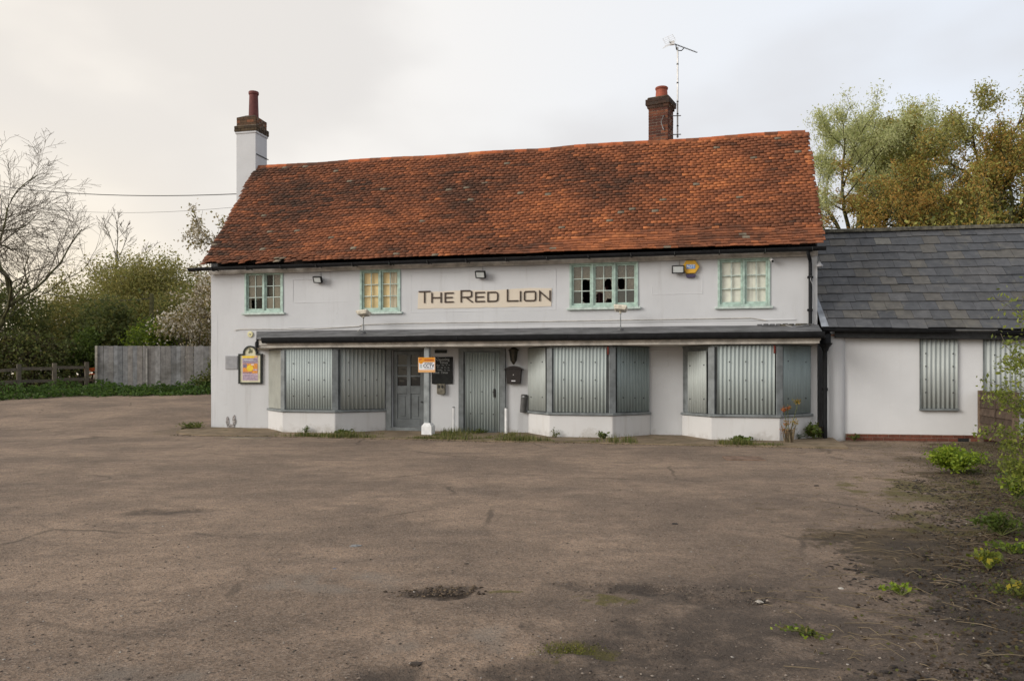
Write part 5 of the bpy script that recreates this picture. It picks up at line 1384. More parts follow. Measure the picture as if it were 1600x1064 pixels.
def skeleton(rng, base, d0, L, r, kids, ratio, ang, wob, trop, lo=0.3, tip=0.35, maxr=None):
    """branches as (level, points, radii); the last level's points are the twigs"""
    out = []
    stack = [(0, Vector(base), Vector(d0).normalized(), L, r)]
    while stack:
        lv, p, d, l, rr = stack.pop()
        m = max(3, min(9, int(l / 0.35) + 2)) if lv < len(kids) else 3
        pts = [p.copy()]; ds = [d.copy()]
        for i in range(m):
            d = (d + Vector((rng.gauss(0, wob), rng.gauss(0, wob), rng.gauss(0, wob) + trop[min(lv, len(trop) - 1)]))).normalized()
            p = p + d * (l / m); pts.append(p.copy()); ds.append(d.copy())
        rad_ = [rr * (1 - (1 - tip) * i / m) for i in range(m + 1)]
        out.append((lv, pts, rad_))
        if lv < len(kids):
            for k in range(kids[lv]):
                f = lo + (1 - lo) * (k + rng.random()) / kids[lv]
                q = min(m - 1, int(f * m)); fr = f * m - q
                pp = pts[q].lerp(pts[q + 1], fr); dd = ds[q + 1]
                ax = Vector((rng.gauss(0, 1), rng.gauss(0, 1), rng.gauss(0, 1))).cross(dd)
                if ax.length < 1e-3: continue
                nd = Matrix.Rotation(rad(rng.uniform(*ang)), 3, ax.normalized()) @ dd
                stack.append((lv + 1, pp, nd, l * ratio * rng.uniform(.65, 1.2) * (1.15 - .45 * f), rad_[q] * rng.uniform(.45, .65)))
    return out
def tree(name, label, x, y, d0, L, r, kids, ratio, ang, wob, trop, seed, leafn=0, leafsize=.15, pal=None, spread=.18, bark='bark', lo=.3, thin=0.006, cat='tree', leafasp=.5, group=None, z=None, cut=None, leaflv=None, fit=None):
    rng = random.Random(seed); rs = np.random.RandomState(seed)
    z = gz(x, y) - .1 if z is None else z
    t = thing(name, label, cat, (x, y, z), 0, group)
    br = skeleton(rng, (0, 0, 0), d0, L, r, kids, ratio, ang, wob, trop, lo)
    if fit:
        pp = np.array([tuple(q) for _, ps, _ in br for q in ps]); sxy = fit[0] / (np.percentile(pp[:, 0], 97) - np.percentile(pp[:, 0], 3)); szz = fit[1] / np.percentile(pp[:, 2], 99.3)
        ox = -(np.percentile(pp[:, 0], 97) + np.percentile(pp[:, 0], 3)) / 2 * sxy if len(fit) < 3 else 0
        br = [(lv, [Vector((q.x * sxy + ox * min(1, q.z * szz / (fit[1] * .4)), q.y * sxy, q.z * szz)) for q in ps], rr) for lv, ps, rr in br]
    A, B_ = Tubes(), Tubes(); tips = []; wts = []
    for lv, pts, rr in br:
        rr = [max(q, thin) for q in rr]
        (A if lv <= 1 else B_).add(pts, rr, 7 if lv == 0 else 5 if lv == 1 else 3)
        if lv >= (len(kids) if leaflv is None else leaflv):
            tips += pts[1:]; wts += [max(.08, rng.gauss(.6, .45)) ** 1.3] * (len(pts) - 1)
    ob('trunk', A.mesh('trunk', bark), t)
    if B_.n: o = ob('branch_crown', B_.mesh('branch_crown', 'twig' if not leafn else bark), t)
    if leafn:
        T_ = np.array([tuple(q) for q in tips], dtype=np.float32)
        if cut is not None: T_ = T_[cut(T_ + np.array([x, y, z], dtype=np.float32), rs)]
        wts = np.array(wts); wts /= wts.sum()
        P = T_[rs.choice(len(T_), leafn, p=wts)] + np.clip(rs.normal(size=(leafn, 3)), -1.5, 1.5) * spread * rs.uniform(.3, 1.1, (leafn, 1))
        tag(ob('leaf_crown', leaf_mesh('leaf_crown', P, leafsize, colour_mix(leafn, pal, rs), 'leaf', leafasp, 0, .4, rs), t), kind='stuff')
    return t
def bush(name, label, x, y, rx, ry, rz, n, size, pal, seed, zc=None, cat='bush', stems=14, bumps=2.2, amp=.35, asp=.6, group=None, z=None, lowcut=-.55):
    """a shrub: stems from the foot and leaves in clumps through an uneven volume"""
    rng = random.Random(seed); rs = np.random.RandomState(seed)
    z = gz(x, y) if z is None else z
    zc = rz * .62 if zc is None else zc
    t = thing(name, label, cat, (x, y, z - .05), 0, group)
    tb = Tubes()
    for k in range(stems):
        a = rng.uniform(0, 2 * math.pi); q = rng.uniform(.2, .85)
        e = Vector((math.cos(a) * rx * q, math.sin(a) * ry * q, zc + rz * rng.uniform(-.1, .75) * (1 - q * .5)))
        s = Vector((rng.gauss(0, .12 * rx), rng.gauss(0, .12 * ry), 0)); md = s.lerp(e, .5) + Vector((rng.gauss(0, .1), rng.gauss(0, .1), rz * .12))
        tb.add([s, md, e], [.035 * rx ** .5, .024 * rx ** .5, .008], 4)
    ob('stem_frame', tb.mesh('stem_frame', 'bark'), t)
    nc = max(20, int(n / 55)); C = []
    while len(C) < nc:
        v = rs.normal(size=3); v /= np.linalg.norm(v)
        if v[2] < lowcut: continue
        m = 1 + amp * fbm(v[0] * bumps + seed, v[1] * bumps, v[2] * bumps, 3)
        q = (rs.uniform(.25, 1) ** .45) * m
        C.append((v[0] * rx * q, v[1] * ry * q, zc + v[2] * rz * q))
    C = np.array(C); C = C[C[:, 2] > .05]
    idx = rs.randint(0, len(C), n)
    cl = .17 * (rx * ry * rz) ** (1 / 3)
    P = C[idx] + rs.normal(size=(n, 3)) * cl * rs.uniform(.5, 1.2, len(C))[idx][:, None] * np.array([1, 1, .75])
    P = P[P[:, 2] > .02]
    ct = 1 + .25 * rs.uniform(-1, 1, len(C))
    cols = colour_mix(len(P), pal, rs)
    tag(ob('leaf_mass', leaf_mesh('leaf_mass', P, size, cols, 'leaf', asp, 0, .4, rs), t), kind='stuff')
    return t
G_DK = [((0.098, 0.121, 0.037), 3), ((0.139, 0.160, 0.044), 3), ((0.198, 0.189, 0.056), 1.5)]
G_OLIVE = [((0.252, 0.238, 0.073), 3), ((0.302, 0.267, 0.082), 3), ((0.210, 0.222, 0.065), 2), ((0.369, 0.319, 0.106), 1)]
G_MID = [((.10, .145, .028), 3), ((.13, .175, .033), 2), ((.075, .11, .024), 2)]
G_BRIGHT = [((0.217, 0.290, 0.026), 3), ((0.290, 0.362, 0.036), 2), ((0.145, 0.217, 0.024), 2)]
G_NETTLE = [((0.075, 0.138, 0.029), 3), ((0.103, 0.168, 0.033), 3), ((0.057, 0.102, 0.022), 2)]
G_WILLOW = [((0.570, 0.586, 0.287), 3), ((0.466, 0.496, 0.216), 3), ((0.674, 0.674, 0.359), 2), ((0.330, 0.374, 0.144), 1)]
G_RUST = [((0.468, 0.268, 0.077), 3), ((0.381, 0.251, 0.068), 3), ((0.526, 0.345, 0.086), 2), ((0.293, 0.259, 0.077), 2)]
G_MIX = [((0.374, 0.375, 0.103), 3), ((0.433, 0.426, 0.113), 2), ((0.314, 0.290, 0.086), 2), ((0.449, 0.324, 0.086), 1.5)]
G_BLOSSOM = [((.70, .66, .58), 2), ((0.693, 0.630, 0.525), 2.5), ((0.525, 0.452, 0.336), 2), ((0.252, 0.221, 0.089), 3.5), ((0.315, 0.252, 0.116), 2)]

# --- left: bare tree, thicket, blossom
def bare(name, label, x, y, d0, L, r, kids, seed, lo=.2, ang=(18, 52), trop=(.02, -.01, .01, .02), wob=.11, ratio=.62, thin=.006, bark='barkmoss', **k):
    return tree(name, label, x, y, d0, L, r, kids, ratio, ang, wob, trop, seed, bark=bark, lo=lo, thin=thin, **k)
bare('bare_tree', 'large leafless tree with a fan of bare branches over the rail fence', -23.4, 34.5, (.05, 0, 1), 8.2, .15, (11, 9, 8, 5), 5, .16, (20, 55), (.03, .01, .0, .01), .15, .56, .006, fit=(8.6, 11.6))
bare('bare_sapling', 'slender leafless tree rising behind the rounded olive tree', -26.0, 52, (0.02, 0, 1), 8.6, .14, (12, 9, 7), 21, .35, (14, 34), (.02, .05, .06), .06, .36, .010, fit=(3.4, 11.0))
bush('dense_tree', 'rounded dense olive green tree behind the board fence', -21.7, 47.5, 3.7, 3.2, 3.7, 52000, .135, G_OLIVE, 31, zc=3.55, cat='tree', amp=.30, stems=26, bumps=2.6)
bush('ivy_thicket', 'dark ivy covered thicket round the foot of the leafless tree', -23.6, 36.5, 2.4, 1.8, 2.7, 22000, .12, G_DK, 32, zc=1.9, cat='bush')
bush('laurel_bush', 'glossy dark evergreen bush behind the left end of the board fence', -19.2, 37.5, 1.6, 1.4, 1.9, 9000, .17, G_DK, 33, zc=1.9)
bush('olive_bush', 'brownish olive scrub bush between the rail fence and the rounded tree', -22.4, 41, 2.6, 2.0, 2.7, 26000, .115, G_OLIVE, 34, zc=2.2, amp=.4)
bush('hazel_bush', 'low bright green leafy bush at the corner of rail fence and board fence', -18.7, 35.0, .75, .7, 1.25, 4200, .13, G_MID, 35, zc=1.3)
bush('spring_bush', 'yellow green bush showing just above the board fence', -16.2, 36.2, 1.35, .9, 1.2, 7000, .11, G_MID + G_BRIGHT, 36, zc=1.75)
bush('scrub_bush', 'dark tangled scrub directly behind the rail fence', -20.3, 33.4, 1.8, 1.3, 1.5, 9000, .13, G_DK + [((.07, .06, .025), 4)], 37, zc=1.0)
bush('hedge_bush', 'wide dark green hedge bush behind the far left of the rail fence', -24.4, 33.0, 2.2, 1.8, 2.1, 11000, .16, G_DK + [((.07, .09, .02), 2)], 38, zc=1.5)
bush('far_bush', 'hazy olive bush behind the board fence near the telegraph pole', -17.2, 44.0, 2.8, 2.0, 2.5, 26000, .12, G_OLIVE + G_DK, 39, zc=2.6)
bush('far_hedge', 'long low dark hedge in the distance behind the fences', -22, 58, 14, 2, 3.2, 16000, .32, G_DK + G_OLIVE, 40, zc=2.4, stems=30)
tree('blossom_tree', 'blossoming tree with pale flowers partly hidden by the pub corner', -11.9, 37.0, (-.02, 0, 1), 5.6, .16, (12, 9, 6), .58, (22, 58), .10, (.02, .03, .02), 41, 15000, .115, G_BLOSSOM, .20, lo=.15, thin=.008, leafasp=.8, fit=(4.6, 7.7))
bush('blossom_bush', 'loose pale flowering bush behind the board fence by the pub', -14.4, 36.0, 1.7, 1.1, 2.0, 5200, .105, G_BLOSSOM, 42, zc=2.2, amp=.5, asp=.8)
bush('ivy_clump', 'dark ivy creeping over the right end of the board fence', -11.6, 32.6, 1.2, .55, .95, 3600, .12, G_DK, 43, zc=.55)

# --- right: trees beyond the annex
def keep_low(zmax):
    return lambda P, rs: P[:, 2] < zmax + rs.uniform(-1, 1, len(P))
tree('willow_tree', 'tall pale silvery green tree next to the right end of the red roof', 15.2, 33.0, (.02, 0, 1), 8.2, .30, (10, 9, 7), .55, (20, 50), .09, (.02, .04, -.01), 51, 120000, .095, G_WILLOW, .25, lo=.36, thin=.010, leafasp=.36, bark='barkmoss', fit=(5.6, 12.7))
tree('oak_tree', 'rusty brown budding tree low behind the slate roof', 15.2, 30.5, (-.05, 0, 1), 6.2, .30, (10, 9, 6), .56, (28, 68), .12, (.0, .02, .0), 52, 36000, .095, G_RUST, .17, lo=.3, thin=.012, bark='barkmoss', fit=(7.0, 8.9))
tree('ash_tree', 'tall thinly leaved greenish brown tree with spiky top twigs', 18.6, 33.5, (.02, 0, 1), 9.2, .26, (12, 9, 6), .48, (18, 44), .09, (.02, .05, .02), 53, 80000, .095, G_MIX + [((.40, .40, .17), 6)], .24, lo=.3, thin=.010, bark='bark', fit=(7.4, 12.8))
tree('maple_tree', 'dense golden brown tree at the far right edge above the slate roof', 17.5, 27.0, (.03, 0, 1), 7.3, .28, (12, 9, 7), .52, (24, 60), .10, (.01, .03, .01), 54, 75000, .095, G_MIX + G_RUST, .21, lo=.2, thin=.010, bark='barkmoss', fit=(6.6, 10.2))
tree('copper_tree', 'coppery twiggy tree between the silvery tree and the golden tree', 15.6, 28.5, (.0, 0, 1), 5.9, .24, (11, 8, 6), .54, (26, 64), .11, (.01, .02, .0), 55, 34000, .09, G_RUST + G_MIX, .16, lo=.25, thin=.010, bark='barkmoss', fit=(5.5, 10.0))
bush('back_hedge', 'dense brown green hedge just behind the slate roof', 17.5, 27.8, 5.0, 1.4, 3.2, 14000, .16, G_MIX + G_DK, 56, zc=4.2, stems=20)

# --- nettles and grass under the left fences
def blades(P, h, w, cols, lean=.35, rs=None):
    rs = rs or NP
    P = np.asarray(P, dtype=np.float32); n = len(P)
    a = rs.uniform(0, 2 * np.pi, n); s = np.stack([np.cos(a), np.sin(a), 0 * a], 1)
    t = np.stack([-np.sin(a), np.cos(a), 0 * a], 1)
    cl = np.array([max(.15, .55 + 1.3 * fbm(float(p[0]) * 1.1, float(p[1]) * 1.1, 6.1, 3)) for p in P])
    h = (h * rs.uniform(.35, 1.1, n) * np.minimum(cl, 1.25))[:, None]; ln = (lean * rs.uniform(0, 1.2, n))[:, None] * h
    up = np.array([[0, 0, 1.]])
    v0 = P - t * w; v1 = P + t * w; v2 = P + up * h * .6 + s * ln * .35 + t * w * .6; v3 = P + up * h * .6 + s * ln * .35 - t * w * .6; v4 = P + up * h * .93 + s * ln; 
    V = np.stack([v0, v1, v2, v3, v4, v4 + t * w * .1], 1).reshape(-1, 3)
    b = np.arange(n)[:, None] * 6
    F = np.concatenate([b + np.array([[0, 1, 2, 3]]), b + np.array([[3, 2, 5, 4]])])
    return V, F, np.repeat(np.asarray(cols, dtype=np.float32), 6, axis=0)
P = []
for k in range(17000):
    f = R.random() ** .9
    # strip between the tarmac edge and the fences
    ex = -27 + 19.5 * f
    ey = 26.3 + (ex + 22.0) * .85 if ex < -17.3 else 30.6 + (ex + 17.3) * .16
    fy = 27.8 + (ex + 22.4) * 1.03 if ex < -17.3 else 33.0
    yy = ey + (fy - ey) * R.random() + R.gauss(0, .15) + .5 * fbm(ex * .8, 3)
    hh = .12 + .45 * max(0, .5 + fbm(ex * .9, yy * .9, 1.5, 3)) * sstep(ey - .3, ey + 1.2, yy)
    P.append((ex, yy, gz(ex, yy) + R.random() * hh))
P = np.array(P)
o = ob('undergrowth', leaf_mesh('undergrowth', P, .125, colour_mix(len(P), G_NETTLE), 'leaf', .6, .5)); tag(o, 'bright green nettles and ground cover along the foot of both fences', 'undergrowth', kind='stuff')

# --- weeds along the apron
def strip(n, fn, h, w, pal, name, label):
    P = np.array([fn() for _ in range(n)]); V, F, T_ = blades(P, h, w, colour_mix(n, pal))
    o = ob(name, np_mesh(name, V, F, MAT['blade'], T_)); tag(o, label, 'grass', kind='stuff')
G_GRASS = [((0.111, 0.130, 0.033), 3), ((0.156, 0.163, 0.046), 3), ((0.208, 0.182, 0.065), 2), ((0.078, 0.098, 0.026), 2)]
def apron_pt():
    while True:
        x = R.uniform(2.6, 15.4); dens = max(0, .35 + 1.1 * fbm(x * .9, 1.7, 0, 3)) + .7 * math.exp(-((x - 7.6) / 1.1) ** 2)
        if R.random() < dens: break
    y = apron_edge(x) + abs(R.gauss(0, .22)) - .02
    if 6.7 < x < 8.7 and R.random() < .6: y = -R.uniform(.15, 1.6)
    elif R.random() < .25: y = -R.uniform(1.0, 1.8)
    if 2.6 < x < 4.2: y = max(y, -1.9)
    p = fw(x, y); return (p.x, p.y, -.06)
strip(6000, apron_pt, .17, .007, G_GRASS, 'grass', 'thin grass and weeds growing in the apron in front of the pub')
def plant(name, label, px, py, z, r, h, n, size, pal, seed, stems=9, cat='weed', fl=None, flat=.3, asp=.6):
    rs = np.random.RandomState(seed); rng = random.Random(seed)
    t = thing(name, label, cat, (px, py, z))
    tb = Tubes(); C = []
    for k in range(stems):
        a = rng.uniform(0, 6.28); q = rng.random() ** .6
        e = Vector((math.cos(a) * r * q, math.sin(a) * r * q, h * rng.uniform(.55, 1.0) * (1 - .35 * q * q)))
        m = e * .5 + Vector((0, 0, h * .15)); tb.add([(0, 0, 0), m, e], [.006, .005, .003], 4)
        for f in (.35, .5, .65, .8, .92, 1.0): C.append(tuple(Vector((0, 0, 0)).lerp(m, f * 2) if f < .5 else m.lerp(e, f * 2 - 1)))
    ob('stem', tb.mesh('stem', 'greenstem'), t)
    C = np.array(C); P = C[rs.randint(0, len(C), n)] + rs.normal(size=(n, 3)) * np.array([r * .16, r * .16, h * .09]); P[:, 2] = np.maximum(P[:, 2], .01)
    tag(ob('leaf_spray', leaf_mesh('leaf_spray', P, size, colour_mix(n, pal, rs), 'leaf', asp, flat, .4, rs), t), kind='stuff')
    return t
def fplant(name, label, x, y, *a, **k):
    p = fw(x, y); return plant(name, label, p.x, p.y, -.06, *a, **k)
fplant('weed_clump', 'sprawling green weed on the rounded end of the apron at the left corner', -.35, -.35, .38, .22, 420, .05, G_MID + G_GRASS, 61, 16)
fplant('weed_clump', 'grassy weed tuft against the plinth of the left bay', 3.35, -1.05, .12, .22, 90, .06, G_MID, 62, 10, asp=.2)
fplant('weed_clump', 'low dark weed row at the right corner of the left bay plinth', 4.35, -1.0, .3, .14, 220, .045, G_MID + G_DK, 63, 14)
fplant('weed_clump', 'leafy weed growing on the doorstep of the sheeted door', 7.62, -.33, .30, .16, 260, .05, G_MID + G_DK, 64, 16, asp=.3)
fplant('weed_clump', 'thin wispy weed at the foot of the middle bay', 9.62, -1.02, .14, .26, 60, .045, G_GRASS, 65, 8)
fplant('weed_clump', 'dark leafy weed below the right corner of the middle bay', 10.75, -1.15, .18, .2, 130, .055, G_MID + G_DK, 66, 10)
fplant('weed_clump', 'broad leaved weed at the foot of the right bay', 13.75, -1.2, .26, .14, 200, .075, G_MID, 67, 12)
fplant('ivy_sprig', 'bushy dark green plant climbing beside the black downpipe', 15.35, -.32, .20, .42, 320, .075, G_DK + G_MID, 68, 12)
fplant('weed_clump', 'blue green weed between the right bay and the downpipe plant', 15.0, -.4, .20, .24, 160, .05, [((.07, .10, .05), 2), ((.05, .075, .03), 2)], 69, 12, asp=.25)
p = aw(.72, -.2); plant('weed_clump', 'small dark weed by the rounded pier of the annex', p.x, p.y, -.07, .16, .16, 130, .05, G_DK + G_MID, 70)
# wallflower with old orange heads
p = fw(14.72, -1.18)
WF = thing('wallflower', 'withered wallflower with orange and yellow heads in front of the right bay', 'flower', (p.x, p.y, -.06))
tb = Tubes()
for e in ((-.10, 0, .70), (-.02, .02, .73), (.20, .02, .86), (-.06, .0, .42), (.10, .02, .44), (.16, 0, .40), (-.1, .02, .28)): tb.add([(R.gauss(0, .03), 0, 0), (e[0] * .35, 0, e[2] * .45), e], [.010, .008, .006], 5)
ob('stem', tb.mesh('stem', 'greenstem'), WF)
for (e, rr, n, pal) in (((-.11, 0, .73), .05, 50, [((.42, .13, .05), 3), ((.42, .20, .06), 1)]), ((-.01, .02, .76), .045, 45, [((.42, .15, .05), 3), ((.25, .2, .05), 1)]), ((.20, .02, .90), .065, 80, [((.40, .26, .05), 3), ((.22, .2, .05), 2)]),
                     ((-.05, 0, .43), .06, 50, [((.50, .22, .07), 2), ((.45, .3, .12), 2)]), ((.12, .02, .44), .08, 60, [((.40, .28, .06), 3)]), ((-.08, .02, .27), .08, 60, [((.42, .15, .05), 2), ((.5, .28, .1), 2)])):
    rs = NP; P = rs.normal(size=(n, 3)) * rr * .5 + np.array(e); P[P[:, 2] < .02] = e; tag(ob('flower_head', leaf_mesh('flower_head', P, .045, colour_mix(n, pal)), WF), kind='stuff')
tb = Tubes()
for k in range(34):
    x = R.uniform(-.16, .13); tb.add([(x * .7, R.gauss(0, .03), 0), (x, R.gauss(0, .03), .3), (x * 1.2 + .02, R.gauss(0, .04), R.uniform(.25, .42))], [.009, .008, .004], 4)
ob('dry_stalk_bundle', tb.mesh('dry_stalk_bundle', 'stalk'), WF)

# --- right foreground plants
plant('cow_parsley', 'bright lime green feathery clump on the leaf litter near the annex', 6.62, 11.9, gz(6.62, 11.9), .40, .42, 3400, .05, G_BRIGHT, 71, 40, cat='plant', flat=.55)
plant('leafy_weed', 'small yellow flowered plant on the soil at the right edge', 3.62, 6.05, gz(3.62, 6.05), .16, .17, 130, .045, [((.34, .30, .03), 1), ((.16, .19, .03), 4)], 72, 12, cat='plant')
plant('leafy_weed', 'soft green weed under the shrub at the right edge', 4.55, 7.4, gz(4.55, 7.4), .26, .22, 500, .04, G_MID, 73, 18, cat='plant')
plant('leafy_weed', 'little green sprig lying on the dark rubble', 2.62, 5.35, gz(2.62, 5.35), .13, .08, 60, .035, G_BRIGHT, 74, 8, cat='plant')
plant('leafy_weed', 'bramble runner with few green leaves near the bottom right', 1.72, 4.55, gz(1.72, 4.55), .2, .07, 60, .032, G_BRIGHT + G_GRASS, 75, 7, cat='plant')
plant('leafy_weed', 'pale green seedling patch left of the shrub stem', 4.15, 6.6, gz(4.15, 6.6), .2, .12, 160, .04, G_BRIGHT + G_MID, 76, 12, cat='plant')
plant('leafy_weed', 'yellowish plant cut by the right edge low in the corner', 3.35, 5.25, gz(3.35, 5.25), .14, .16, 80, .04, [((.36, .29, .03), 1), ((.16, .18, .04), 3)], 77, 9, cat='plant')
plant('leafy_weed', 'upright green leafy weed below the lap fence panel', 5.95, 9.4, gz(5.95, 9.4), .26, .34, 420, .05, G_MID + G_BRIGHT, 78, 14, cat='plant')
# the twiggy shrub
SHX, SHY = 4.84, 7.0
rng = random.Random(90); rs = np.random.RandomState(90)
SH = thing('twiggy_shrub', 'twiggy shrub with small green leaves at the right edge of the picture', 'shrub', (SHX, SHY, gz(SHX, SHY)))
tb = Tubes(); TP_ = []
for (dv, L, kids) in (((-.10, .0, 1), 1.9, (9, 5)), ((.06, .1, 1), 2.4, (10, 5)), ((.16, -.05, 1), 2.1, (9, 5)), ((-.02, -.1, 1), 1.5, (8, 4)), ((-.14, .05, .9), 1.25, (8, 4)), ((.3, .1, .9), 1.9, (9, 5)), ((-.06, .1, 1), 1.6, (8, 4))):
    for lv, pts, rr in skeleton(rng, (rng.gauss(0, .08), rng.gauss(0, .08), 0), dv, L, .011, kids, .34, (30, 75), .09, (.01, -.03, -.02), .15):
        tb.add(pts, [max(q, .0022) for q in rr], 4)
        if lv >= 1: TP_ += [tuple(q) for q in pts[1:]]
for (z0, x1, z1) in ((1.55, -.46, 1.62), (1.15, -.36, 1.0), (2.2, -.28, 2.32)):
    for lv, pts, rr in skeleton(rng, (0, 0, z0), (x1, 0, z1 - z0), math.hypot(x1, z1 - z0), .006, (7,), .25, (30, 70), .06, (0, 0), .3):
        tb.add(pts, [max(q, .002) for q in rr], 4); TP_ += [tuple(q) for q in pts[2:]]
ob('stem_frame', tb.mesh('stem_frame', 'twig'), SH)
TP_ = np.array(TP_); n = 11000; w_ = np.exp(-TP_[:, 2] * 1.35); w_ /= w_.sum()
P = TP_[rs.choice(len(TP_), n, p=w_)] + rs.normal(size=(n, 3)) * .035
tag(ob('leaf_crown', leaf_mesh('leaf_crown', P, .038, colour_mix(n, [((.21, .25, .05), 3), ((.28, .31, .06), 2), ((.15, .185, .04), 2)], rs), 'leaf', .55, 0, .4, rs), SH), kind='stuff')

# ------------------------------------------------------------------ loose bits on the ground
def lumps(name, n, place, smin, smax, pal, label, flatz=.6, power=2.2):
    base = np.array([[1, 0, 0], [0, 1, 0], [-1, 0, 0], [0, -1, 0], [.2, .1, .8], [-.1, -.2, -.8], [.6, .6, .3], [-.6, .5, .35], [.5, -.6, .3], [-.5, -.6, .2]], dtype=np.float32)
    fc = np.array([[0, 6, 4], [6, 1, 4], [1, 7, 4], [7, 2, 4], [2, 9, 4], [9, 3, 4], [3, 8, 4], [8, 0, 4], [0, 1, 6], [1, 2, 7], [2, 3, 9], [3, 0, 8], [1, 0, 5], [2, 1, 5], [3, 2, 5], [0, 3, 5]])
    V = []; F = []; cols = colour_mix(n, pal, NP, .35)
    for k in range(n):
        x, y = place(); s = smin + (smax - smin) * R.random() ** power; a = R.uniform(0, 6.28)
        ca, sa = math.cos(a), math.sin(a)
        b = base * (1 + .3 * NP.uniform(-1, 1, (10, 1))) * s * np.array([1, R.uniform(.5, 1), flatz])
        b = np.stack([b[:, 0] * ca - b[:, 1] * sa, b[:, 0] * sa + b[:, 1] * ca, b[:, 2]], 1)
        V.append(b + np.array([x, y, gz(x, y) + s * flatz * .25])); F.append(fc + 10 * k)
    o = ob(name, np_mesh(name, np.concatenate(V), np.concatenate(F), MAT['stone'], np.repeat(cols, 10, axis=0))); tag(o, label, name, kind='stuff')
def near_pt():
    while True:
        y = 3.4 + 12 * R.random() ** 2.0; x = R.uniform(-1, 1) * (.72 * y)
        return x, y
def soil_pt(lo_=-.45):
    while True:
        y = 3.3 + 8.5 * R.random() ** 1.5; e = .53 * y - .15
        x = e + R.uniform(-.7, 3.5)
        if abs(x) < .75 * y and R.random() < sstep(lo_, lo_ + 1.1, x - e + fbm(x, y, 2) * .8): return x, y
ST = [((.16, .125, .10), 3), ((.24, .20, .165), 2), ((.09, .075, .062), 3), ((.34, .31, .28), .5)]
SD_ = [((.045, .037, .031), 4), ((.075, .058, .044), 2), ((.03, .025, .022), 3), ((.15, .125, .10), .5)]
lumps('gravel', 7000, near_pt, .003, .012, ST, 'fine loose grit spread over the forecourt')
lumps('rubble', 16000, soil_pt, .003, .030, SD_, 'dark broken lumps of tarmac and soil at the lower right', .42, 3.2)
def patch_pt():
    c = R.choice(((-.47, 5.5, .30, .13), (-.47, 5.5, .2, .1), (1.0, 5.5, .7, .12), (1.5, 5.35, .5, .22), (.5, 4.3, .8, .45), (-1.5, 3.75, .6, .14), (-.2, 3.9, 1, .35)))
    return c[0] + R.gauss(0, .5) * c[2], c[1] + R.gauss(0, .5) * c[3]
lumps('loose_earth', 1500, patch_pt, .002, .010, [((.09, .07, .055), 3), ((.05, .04, .034), 3), ((.16, .13, .10), 1)], 'crumbs of dark earth in the worn hollows of the forecourt')
# dead stalks, twigs, leaves
tb = Tubes()
for k in range(700):
    x, y = soil_pt(); y = y * R.uniform(1.0, 1.7); x = x + (y - 6) * .2 * R.random(); L = R.uniform(.05, .36) * (1 if R.random() < .3 else .5); a = R.gauss(-.5, .7)
    z = gz(x, y) + .012; d = Vector((math.cos(a), math.sin(a), 0))
    tb.add([Vector((x, y, z)), Vector((x, y, z + R.uniform(.0, .03))) + d * L * .5 + Vector((0, R.gauss(0, .03) * L, 0)), Vector((x, y, z)) + d * L], [.003, .003, .002], 3)
o = ob('debris', tb.mesh('debris', 'stalk')); tag(o, 'dry straw coloured stalks and twigs on the soil at the right', 'debris', kind='stuff')
P = []
for k in range(20000):
    x, y = soil_pt(-.05); q = R.uniform(1.0, 1.9); y *= q; x = x * q + R.uniform(-.5, .5)
    P.append((x, y, gz(x, y) + .012))
o = ob('leaf_litter', leaf_mesh('leaf_litter', np.array(P), .027, colour_mix(len(P), [((.10, .07, .042), 3), ((.075, .052, .033), 3), ((.16, .12, .07), 1), ((.11, .11, .035), 1.5)]), 'leaf', .6, .85)); tag(o, 'brown fallen leaves on the soil at the right', 'leaf litter', kind='stuff')
def moss_pt():
    c = R.choice(((5.2, 10.2, 1.2, 1.4), (5.6, 9.4, 1.0, 1.2), (4.4, 8.4, .8, .8), (6.2, 11.6, 1.2, 1.0), (.58, 5.25, .2, .10), (.58, 5.25, .12, .08), (.32, 4.35, .14, .1), (.52, 3.78, .05, .03), (4.2, 8.0, .6, .5), (5.1, 10.5, 1.0, .9), (.97, 6.0, .03, .02), (-.18, 3.72, .05, .03), (2.2, 4.9, .12, .08), (-1.0, 5.55, .1, .02)))
    x, y = c[0] + R.gauss(0, .6) * c[2], c[1] + R.gauss(0, .6) * c[3]; return x, y, gz(x, y) - .012
P = np.array([moss_pt() for _ in range(6500)]); V, F, T_ = blades(P, .013, .0035, colour_mix(len(P), [((.13, .14, .02), 3), ((.18, .17, .03), 2), ((.09, .10, .02), 2)]), .8)
o = ob('moss', np_mesh('moss', V, F, MAT['blade'], T_)); tag(o, 'patches of yellow green moss on the forecourt', 'moss', kind='stuff')
def kerb_pt():
    x = R.uniform(.2, 15.3); p = fw(x, apron_edge(x) - .03 + R.gauss(0, .06) + (.25 * R.random() if R.random() < .3 else 0)); return p.x, p.y
lumps('kerb_crumbs', 2200, kerb_pt, .004, .022, [((.05, .04, .03), 3), ((.09, .07, .05), 2), ((.055, .06, .025), 2), ((.2, .17, .13), .6)], 'dark crumbs and moss gathered along the apron edge', .6)
P = []
for k in range(46):
    y0 = R.uniform(4.6, 13.5); x0 = .53 * y0 + .5 + R.random() * (1.6 + .12 * y0); rr = R.uniform(.06, .24); h0 = R.uniform(.03, .11)
    for q in range(int(260 * rr / .15)):
        x, y = x0 + R.gauss(0, .5) * rr, y0 + R.gauss(0, .5) * rr; P.append((x, y, gz(x, y) + R.random() * h0 + .008))
o = ob('ground_cover', leaf_mesh('ground_cover', np.array(P), .026, colour_mix(len(P), [((.10, .125, .03), 3), ((.15, .165, .035), 2), ((.075, .09, .025), 3), ((.16, .12, .05), 1)]), 'leaf', .6, .6)); tag(o, 'low green weeds creeping over the soil at the right', 'ground cover', kind='stuff')
